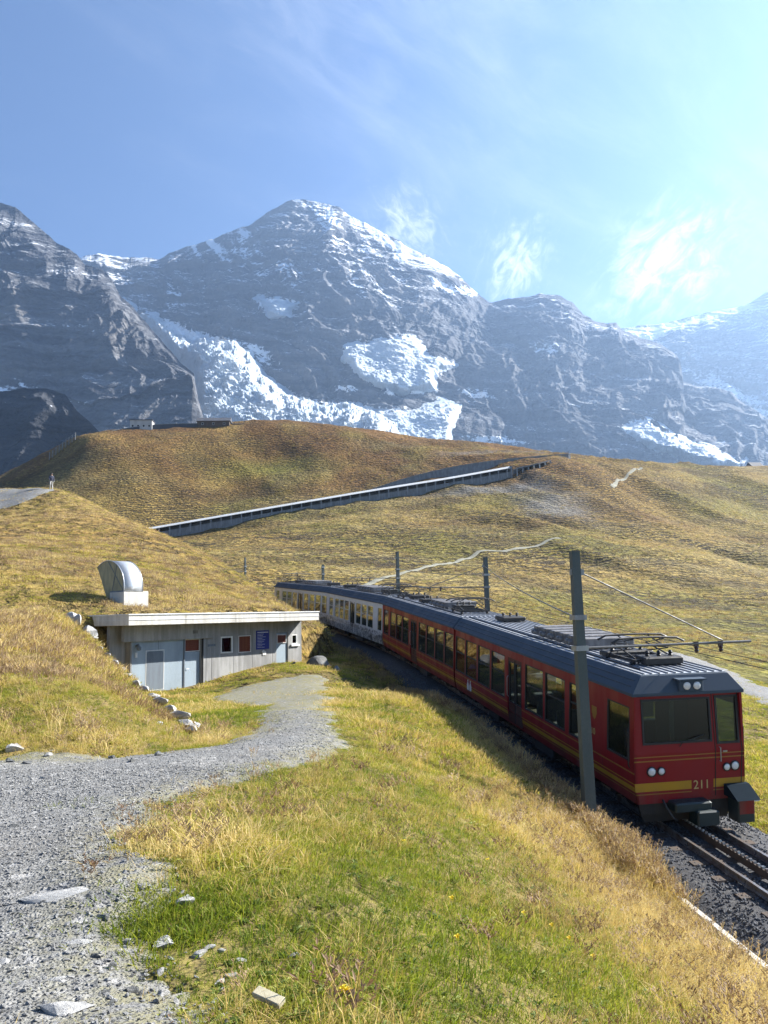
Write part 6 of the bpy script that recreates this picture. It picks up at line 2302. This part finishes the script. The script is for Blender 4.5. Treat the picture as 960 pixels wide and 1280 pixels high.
def scatter(name, pts, rot, scl, kind, tint, meshes, label, cat):
    """One object: points carrying attributes, instances placed by geometry nodes."""
    global _src
    src = bpy.data.collections.new('source_%d' % _src)
    _src += 1
    for i, me in enumerate(meshes):
        src.objects.link(bpy.data.objects.new('%03d_%s' % (i, name), me))
    me = bpy.data.meshes.new(name)
    me.vertices.add(len(pts))
    me.vertices.foreach_set('co', np.ascontiguousarray(pts, np.float32).ravel())
    attr(me, 'rot', rot, 'FLOAT_VECTOR')
    attr(me, 'scl', scl, 'FLOAT_VECTOR')
    attr(me, 'kind', kind, 'INT')
    attr(me, 'tint', tint)
    o = link(name, me)
    ng = bpy.data.node_groups.new('scatter_' + name, 'GeometryNodeTree')
    ng.interface.new_socket('Geometry', in_out='INPUT', socket_type='NodeSocketGeometry')
    ng.interface.new_socket('Geometry', in_out='OUTPUT', socket_type='NodeSocketGeometry')
    N = ng.nodes
    gi, go = N.new('NodeGroupInput'), N.new('NodeGroupOutput')
    ci = N.new('GeometryNodeCollectionInfo')
    ci.inputs['Collection'].default_value = src
    ci.inputs['Separate Children'].default_value = True
    ci.inputs['Reset Children'].default_value = True
    iop = N.new('GeometryNodeInstanceOnPoints')
    iop.inputs['Pick Instance'].default_value = True

    def na(nm, ty):
        n_ = N.new('GeometryNodeInputNamedAttribute')
        n_.data_type = ty
        n_.inputs['Name'].default_value = nm
        return n_.outputs[0]
    L = ng.links
    L.new(gi.outputs[0], iop.inputs['Points'])
    L.new(ci.outputs[0], iop.inputs['Instance'])
    L.new(na('kind', 'INT'), iop.inputs['Instance Index'])
    e2r = N.new('FunctionNodeEulerToRotation')
    L.new(na('rot', 'FLOAT_VECTOR'), e2r.inputs[0])
    L.new(e2r.outputs[0], iop.inputs['Rotation'])
    L.new(na('scl', 'FLOAT_VECTOR'), iop.inputs['Scale'])
    L.new(iop.outputs[0], go.inputs[0])
    md = o.modifiers.new('scatter', 'NODES')
    md.node_group = ng
    return tag(o, label, cat, kind='stuff')


rs = np.random.RandomState(5)
bld_rect = [fac(-0.2, 0.75), fac(FLEN + 0.2, 0.75), fac(FLEN + 0.2, 1.3), fac(-0.2, 1.3)]


def in_view(x, y, margin=0.08):
    return np.abs(x) < (0.5 + margin) * np.maximum(y, 1.0) + 0.8


def candidates(n, x0, x1, y0, y1):
    x, y = rs.uniform(x0, x1, n), rs.uniform(y0, y1, n)
    m = in_view(x, y)
    return x[m], y[m]


def bare(x, y):
    """Gravel, ballast and building footprints carry no grass."""
    sd = poly_sd(x, y, main_poly) + fbm(x / 0.9, y / 0.9, 4.4, 4) * 0.35
    g = sd
    d, tz, side = near_track(x, y)
    return g, d, side


def grassy(x, y):
    g, d, side = bare(x, y)
    hsd = poly_sd(x, y, hill_poly)
    keep = (d > np.where(y < 14.5, 2.3, np.where(y > 24, 1.75, 2.2)))
    fxl = (x - FA.x) * fu.x + (y - FA.y) * fu.y
    fyl = -((x - FA.x) * fn.x + (y - FA.y) * fn.y)
    foot = (fxl > -0.1) & (fxl < FLEN + 0.05) & (fyl > 1.05) & (fyl < 2.25)
    foot |= (fxl > -0.1) & (fxl < FLEN + 0.05) & (fyl > -0.1) & (fyl <= 1.1) & (hsd > -0.6)
    hood_f = (fxl > VX - 0.1) & (fxl < VX + 1.3) & (fyl > vy - 0.1) & (fyl < vy + 1.2)
    keep &= ~foot & ~hood_f
    yard = sstep(15.0, 18.5, y)
    pg_ = np.where(g > 0, np.exp(-g * 3.6) * 0.55 + 0.16 * yard * (fbm(x / 0.8, y / 0.8, 2.2, 3) > 0.1), 1.0)
    keep &= rs.uniform(0, 1, len(x)) < pg_
    return keep, d, side, hsd, g


def zone(x, y, d, side, hsd):
    """How dry the turf is: straw along the bank to the track, mixed on the hill, green by the path."""
    n1 = fbm(x / 1.6, y / 1.6, 3.0, 4)
    n2 = fbm(x / 5.0, y / 5.0, 7.0, 3)
    left = side < 0
    t = np.zeros_like(x)
    # distance from the bank shoulder towards the path
    bankw = np.interp(y, [2, 6, 10, 16, 22, 30, 40], [7.8, 5.9, 5.6, 4.6, 3.7, 2.8, 2.1])
    bank = sstep(0.9, -0.7, (d - bankw) / 1.6 + 0.6 * n1)
    t = np.where(left, np.maximum(bank, 0.24 + 0.38 * n1 + 0.2 * n2), 0.15)
    t = np.where((side > 0), 0.12 + 0.2 * n2, t)
    hill = hsd > -0.3
    t = np.where(hill, 0.62 + 0.55 * n2 + 0.3 * n1, t)
    low = hill & (y < 17)
    t = np.where(low, 0.30 + 0.5 * n1, t)
    return np.clip(t, 0, 1), n1, n2


def slope_rot(x, y):
    return np.stack([rs.normal(0, 0.10, len(x)), rs.normal(0, 0.10, len(x)), rs.uniform(0, 6.283, len(x))], -1)


turf_meshes = [clump(i, 18, 0.042, 0.08, 0.0055, 0.8, M_green, 'turf') for i in range(5)]
mead_meshes = [clump(20 + i, 16, 0.075, 0.09, 0.006, 0.7, M_green, 'meadow') for i in range(4)]
dry_meshes = [clump(40 + i, 22, 0.13, 0.12, 0.0048, 1.0, M_dry, 'straw') for i in range(5)]
rust_meshes = [seed_clump(60 + i, 8, 0.26, M_dry, M_rusty) for i in range(3)]
far_green = [clump(80 + i, 26, 0.07, 0.24, 0.015, 0.8, M_green, 'turf') for i in range(4)]
far_dry = [clump(90 + i, 28, 0.14, 0.26, 0.012, 0.9, M_dry, 'straw') for i in range(4)]
far_rust = [clump(100 + i, 22, 0.17, 0.22, 0.014, 0.6, M_rusty, 'heather') for i in range(3)]
weed_meshes = [rosette(120 + i, 9, 0.048, M_leaf, 0.7) for i in range(4)]
ALLG = turf_meshes + mead_meshes + dry_meshes + rust_meshes + far_green + far_dry + far_rust + weed_meshes
I_turf, I_mead, I_dry, I_rust, I_fg, I_fd, I_fr, I_weed = 0, 5, 9, 14, 17, 21, 25, 28
acc_p, acc_s, acc_k, acc_t = [], [], [], []


def emit(x, y, k, s, t, dz=0.0):
    z = ground_z(x, y) + dz
    acc_p.append(np.stack([x, y, z], -1))
    acc_k.append(k)
    acc_s.append(s)
    acc_t.append(np.clip(t, 0, 1))


def fill(n, x0, x1, y0, y1, near):
    x, y = candidates(n, x0, x1, y0, y1)
    keep, d, side, hsd, g = grassy(x, y)
    x, y, d, side, hsd, g = [q[keep] for q in (x, y, d, side, hsd, g)]
    thin = fbm(x / 0.45, y / 0.45, 9.0, 3)
    k_ = rs.uniform(0, 1, len(x)) < 0.72 + 1.1 * sstep(-0.35, 0.1, thin)
    x, y, d, side, hsd, g = [q[k_] for q in (x, y, d, side, hsd, g)]
    t, n1, n2 = zone(x, y, d, side, hsd)
    u = rs.uniform(0, 1, len(x))
    edge = (side < 0) & (y > 13.5) & (d < np.interp(y, [4, 10, 16, 30], [3.6, 3.4, 3.3, 2.9]))
    if near:
        k = np.where(u < t * 0.60, I_dry + rs.randint(0, 5, len(x)), np.where(u < t * 0.60 + 0.42, I_turf + rs.randint(0, 5, len(x)), I_mead + rs.randint(0, 4, len(x))))
        rmask = (rs.uniform(0, 1, len(x)) < np.where(edge, 0.34, 0.05 * t))
        k = np.where(rmask, I_rust + rs.randint(0, 3, len(x)), k)
        wmask = rs.uniform(0, 1, len(x)) < 0.05 + 0.06 * (n1 > 0.25)
        k = np.where(wmask & ~edge, I_weed + rs.randint(0, 4, len(x)), k)
    else:
        k = np.where(u < t * 0.62, I_fd + rs.randint(0, 4, len(x)), I_fg + rs.randint(0, 4, len(x)))
        k = np.where((hsd > 0) & (rs.uniform(0, 1, len(x)) < 0.30 * (n2 > -0.02) + 0.12), I_fr + rs.randint(0, 3, len(x)), k)
        k = np.where(edge & (rs.uniform(0, 1, len(x)) < 0.5), I_rust + rs.randint(0, 3, len(x)), k)
    s = rs.uniform(0.6, 1.35, len(x)) * (1 + 0.6 * n1) * np.where(edge, 1.25, 1.0) * np.where(g > -0.35, 0.7, 1.0)
    tt = 0.53 + 0.42 * n1 + 0.28 * t + rs.normal(0, 0.12, len(x)) + np.where(hsd > 0, 0.12, 0)
    emit(x, y, k, s, tt)


fill(40000, -6, 7, 2.2, 8.0, True)
fill(44000, -8, 9, 8.0, 16.0, True)
fill(26000, -14, 14, 16.0, 28.0, False)
fill(34000, -28, 26, 28.0, 60.0, False)
fill(16000, -48, 10, 60.0, 100.0, False)
# thick tall fringe on the shoulder of the bank above the track
fr = [p for p in track if 14.5 < p.y < 33]
fx_, fy_ = [], []
for q in range(2600):
    p = fr[rs.randint(0, len(fr))]
    i = track.index(p)
    t = track[min(i + 1, len(track) - 1)] - track[max(i - 1, 0)]
    s = Vector((t.y, -t.x, 0)).normalized()
    if s.x > 0:
        s = -s
    w = rs.uniform(2.4, 3.4) + 0.35 * float(vnoise(p.y * 0.9, 3.3, 0.0))
    if float(vnoise(p.y * 1.7, 8.8, 0.0)) < rs.uniform(-0.9, 0.3) and p.y < 30:
        continue
    fx_.append(p.x + s.x * w + rs.normal(0, 0.1))
    fy_.append(p.y + s.y * w + rs.uniform(-0.3, 0.3))
fx_, fy_ = np.array(fx_), np.array(fy_)
mk = np.hypot(fx_ - masts[0][0].translation.x + 0.15, fy_ - masts[0][0].translation.y + 0.6) > 0.75
fx_, fy_ = fx_[mk], fy_[mk]
kk = np.where(rs.uniform(0, 1, len(fx_)) < 0.6, I_rust + rs.randint(0, 3, len(fx_)), I_dry + rs.randint(0, 5, len(fx_)))
emit(fx_, fy_, kk, rs.uniform(0.8, 1.35, len(fx_)), rs.uniform(0.2, 0.95, len(fx_)))
# tussocks and heather on the far slope
def far_tufts(n, y0, y1, s0, s1):
    y = y0 + (y1 - y0) * rs.power(1.5, n)
    x = rs.uniform(-0.56, 0.56, n) * y
    gl_d = np.full(n, 1e9)
    for a_, b_ in zip(g_top[:-1], g_top[1:]):
        for q in np.linspace(0, 1, 14):
            c_ = a_.lerp(b_, float(q))
            gl_d = np.minimum(gl_d, np.hypot(x - c_.x, (y - c_.y) * 1.0))
    for c_ in trail_pts:
        gl_d = np.minimum(gl_d, 4.0 * np.hypot(x - c_.x, y - c_.y))
    n3 = fbm(x / 12, y / 8, 31.0, 4)
    hs = poly_sd(x, y, hill_poly)
    d_ = near_track(x, y)[0]
    ok = (gl_d > 9) & (n3 > rs.uniform(-0.5, 0.35, n)) & (hs < -2) & (d_ > 4) & (poly_sd(x, y, side_poly) < -0.5)
    x, y, n3 = x[ok], y[ok], n3[ok]
    m = len(x)
    u = rs.uniform(0, 1, m)
    k = np.where(u < 0.5, I_fd + rs.randint(0, 4, m), np.where(u < 0.84, I_fg + rs.randint(0, 4, m), I_fr + rs.randint(0, 3, m)))
    emit(x, y, k, rs.uniform(s0, s1, m), 0.45 + 0.3 * n3 + rs.normal(0, 0.15, m))


far_tufts(18000, 62, 130, 1.0, 2.2)
far_tufts(18000, 120, 345, 1.8, 3.8)
# lusher tufts at the path edge
for (a_, b_, n_, r_) in ((220, 1150, 200, .32), (190, 1165, 40, .15), (95, 1012, 14, .10), (70, 1014, 8, .06), (340, 965, 60, .4), (480, 1215, 60, .3), (540, 1180, 50, .3)):
    c = gpt(a_, b_)
    xs, ys = c.x + rs.normal(0, r_, n_), c.y + rs.normal(0, r_ * 0.8, n_)
    emit(xs, ys, I_mead + rs.randint(0, 4, n_), rs.uniform(0.8, 1.5, n_), rs.uniform(0.1, 0.62, n_))
# broad-leaved weeds in the very foreground
for (a_, b_, n_, r_) in ((420, 1235, 40, .35), (560, 1240, 40, .4), (700, 1230, 40, .4), (330, 1250, 20, .25), (880, 1180, 40, .6), (640, 1120, 25, .5), (800, 1200, 30, .5), (10, 870, 40, 1.2)):
    c = gpt(a_, b_)
    xs, ys = c.x + rs.normal(0, r_, n_), c.y + rs.normal(0, r_ * 0.8, n_)
    emit(xs, ys, I_weed + rs.randint(0, 4, n_), rs.uniform(0.35, 0.85, n_), rs.uniform(0.2, 1.0, n_), 0.012)
P_, S_, K_, T_ = np.concatenate(acc_p), np.concatenate(acc_s), np.concatenate(acc_k), np.concatenate(acc_t)
scatter('meadow_grass', P_, slope_rot(P_[:, 0], P_[:, 1]), np.repeat(S_[:, None], 3, 1), K_, T_, ALLG, 'mixed green and straw alpine grass covering the slopes', 'grass')

# yellow flowers
fl = []
for (a_, b_) in ((432, 1274), (428, 1271), (436, 1276), (565, 1143), (572, 1196), (655, 1160), (712, 1192), (690, 1175), (742, 1215), (505, 1068), (610, 1090)):
    c = gpt(a_, b_)
    fl.append((c.x, c.y, c.z + 0.02))
fl = np.array(fl)
scatter('yellow_flowers', fl, np.zeros((len(fl), 3)), np.full((len(fl), 3), 1.0), rs.randint(0, 2, len(fl)), rs.uniform(0, 1, len(fl)), [flower(300), flower(301)], 'tiny yellow flowers dotted in the grass', 'flowers')


# pebbles on the path
def pebbles(n, x0, x1, y0, y1, smin, smax):
    x, y = candidates(n, x0, x1, y0, y1)
    g, d, side = bare(x, y)
    m = g > rs.uniform(-0.25, 0.15, len(x))
    x, y = x[m], y[m]
    s = smin + (smax - smin) * rs.power(0.45, len(x)) ** 2.2
    return np.stack([x, y, ground_z(x, y) + 0.05 * np.clip(g[m] / 0.35, 0, 1) + s * 0.12], -1), s


pa, sa = pebbles(90000, -6, 1.2, 2.2, 10.5, 0.007, 0.040)
pb, sb_ = pebbles(60000, -9, 2.0, 8.5, 19.0, 0.011, 0.036)
PP, SS = np.concatenate([pa, pb]), np.concatenate([sa, sb_])
pool = pebble_pool(7, M_stone) + pebble_pool(1, M_darkst) + pebble_pool(1, M_pale)
asp = np.stack([rs.uniform(0.9, 1.5, len(PP)), rs.uniform(0.7, 1.1, len(PP)), rs.uniform(0.4, 0.8, len(PP))], -1)
scatter('gravel_stones', PP, np.stack([rs.uniform(-.4, .4, len(PP)), rs.uniform(-.4, .4, len(PP)), rs.uniform(0, 6.28, len(PP))], -1), SS[:, None] * asp * 1.3, rs.randint(0, 9, len(PP)), rs.uniform(0, 1, len(PP)), pool,
        'loose grey gravel strewn over the path', 'gravel')

# ballast stones on the track bed
bp, bs_ = [], []
seg_i = [i for i, p in enumerate(track) if 5 < p.y < 40]
nb_ = 26000
ii = rs.choice(seg_i, nb_)
ww = rs.uniform(-1.95, 1.95, nb_)
prof_x, prof_z = np.array([a for a, b in bed_prof]), np.array([b for a, b in bed_prof])
TA = np.array([tuple(track[i]) for i in ii])
TB = np.array([tuple(track[min(i + 1, len(track) - 1)]) for i in ii])
dv = TB - TA
sv = np.stack([dv[:, 1], -dv[:, 0], np.zeros(nb_)], -1)
sv /= np.linalg.norm(sv, axis=1, keepdims=True)
BP = TA + dv * rs.uniform(0, 1, nb_)[:, None] + sv * ww[:, None]
BP[:, 2] += np.interp(ww, prof_x, prof_z) + 0.012
onr = (np.abs(np.abs(ww) - 0.53) > 0.07) & (np.abs(ww) > 0.06)
BP = BP[onr]
bsz = rs.uniform(0.045, 0.085, len(BP))
M_ballast = stone_mat('ballast_stone', (0.065, 0.07, 0.08), (0.15, 0.155, 0.165))
pool = pebble_pool(6, M_ballast)
asp = np.stack([rs.uniform(0.9, 1.4, len(BP)), rs.uniform(0.8, 1.2, len(BP)), rs.uniform(0.6, 1.0, len(BP))], -1)
scatter('ballast_stones', BP, rs.uniform(-3, 3, (len(BP), 3)), bsz[:, None] * asp, rs.randint(0, 6, len(BP)), rs.uniform(0, 1, len(BP)), pool, 'sharp dark ballast stones heaped round the rails', 'ballast')

# ------------------------------------------------------------------ haze: one box of pale air round the whole place
bpy.context.view_layer.update()
zmin, zmax, xm, ymax = 1e9, -1e9, 0, 0
for o in list(scene.objects):
    if o.type == 'MESH':
        for cnr in o.bound_box:
            w = o.matrix_world @ Vector(cnr)
            zmin, zmax, xm, ymax = min(zmin, w.z), max(zmax, w.z), max(xm, abs(w.x)), max(ymax, w.y)
hz = MB().box(-xm - 200, xm + 200, -120, ymax + 200, zmin - 1.0, zmax + 15).build('haze', None)
kz = NT('haze_air')
vol = kz.n('ShaderNodeVolumePrincipled', {'Color': (0.43, 0.64, 1.0), 'Density': HAZE_DENSITY, 'Anisotropy': 0.5})
kz.t.links.new(vol.outputs[0], kz.out.inputs['Volume'])
hz.data.materials.append(kz.m)
fix_normals(hz.data)
tag(hz, 'pale mountain haze filling the air', 'haze', kind='stuff')
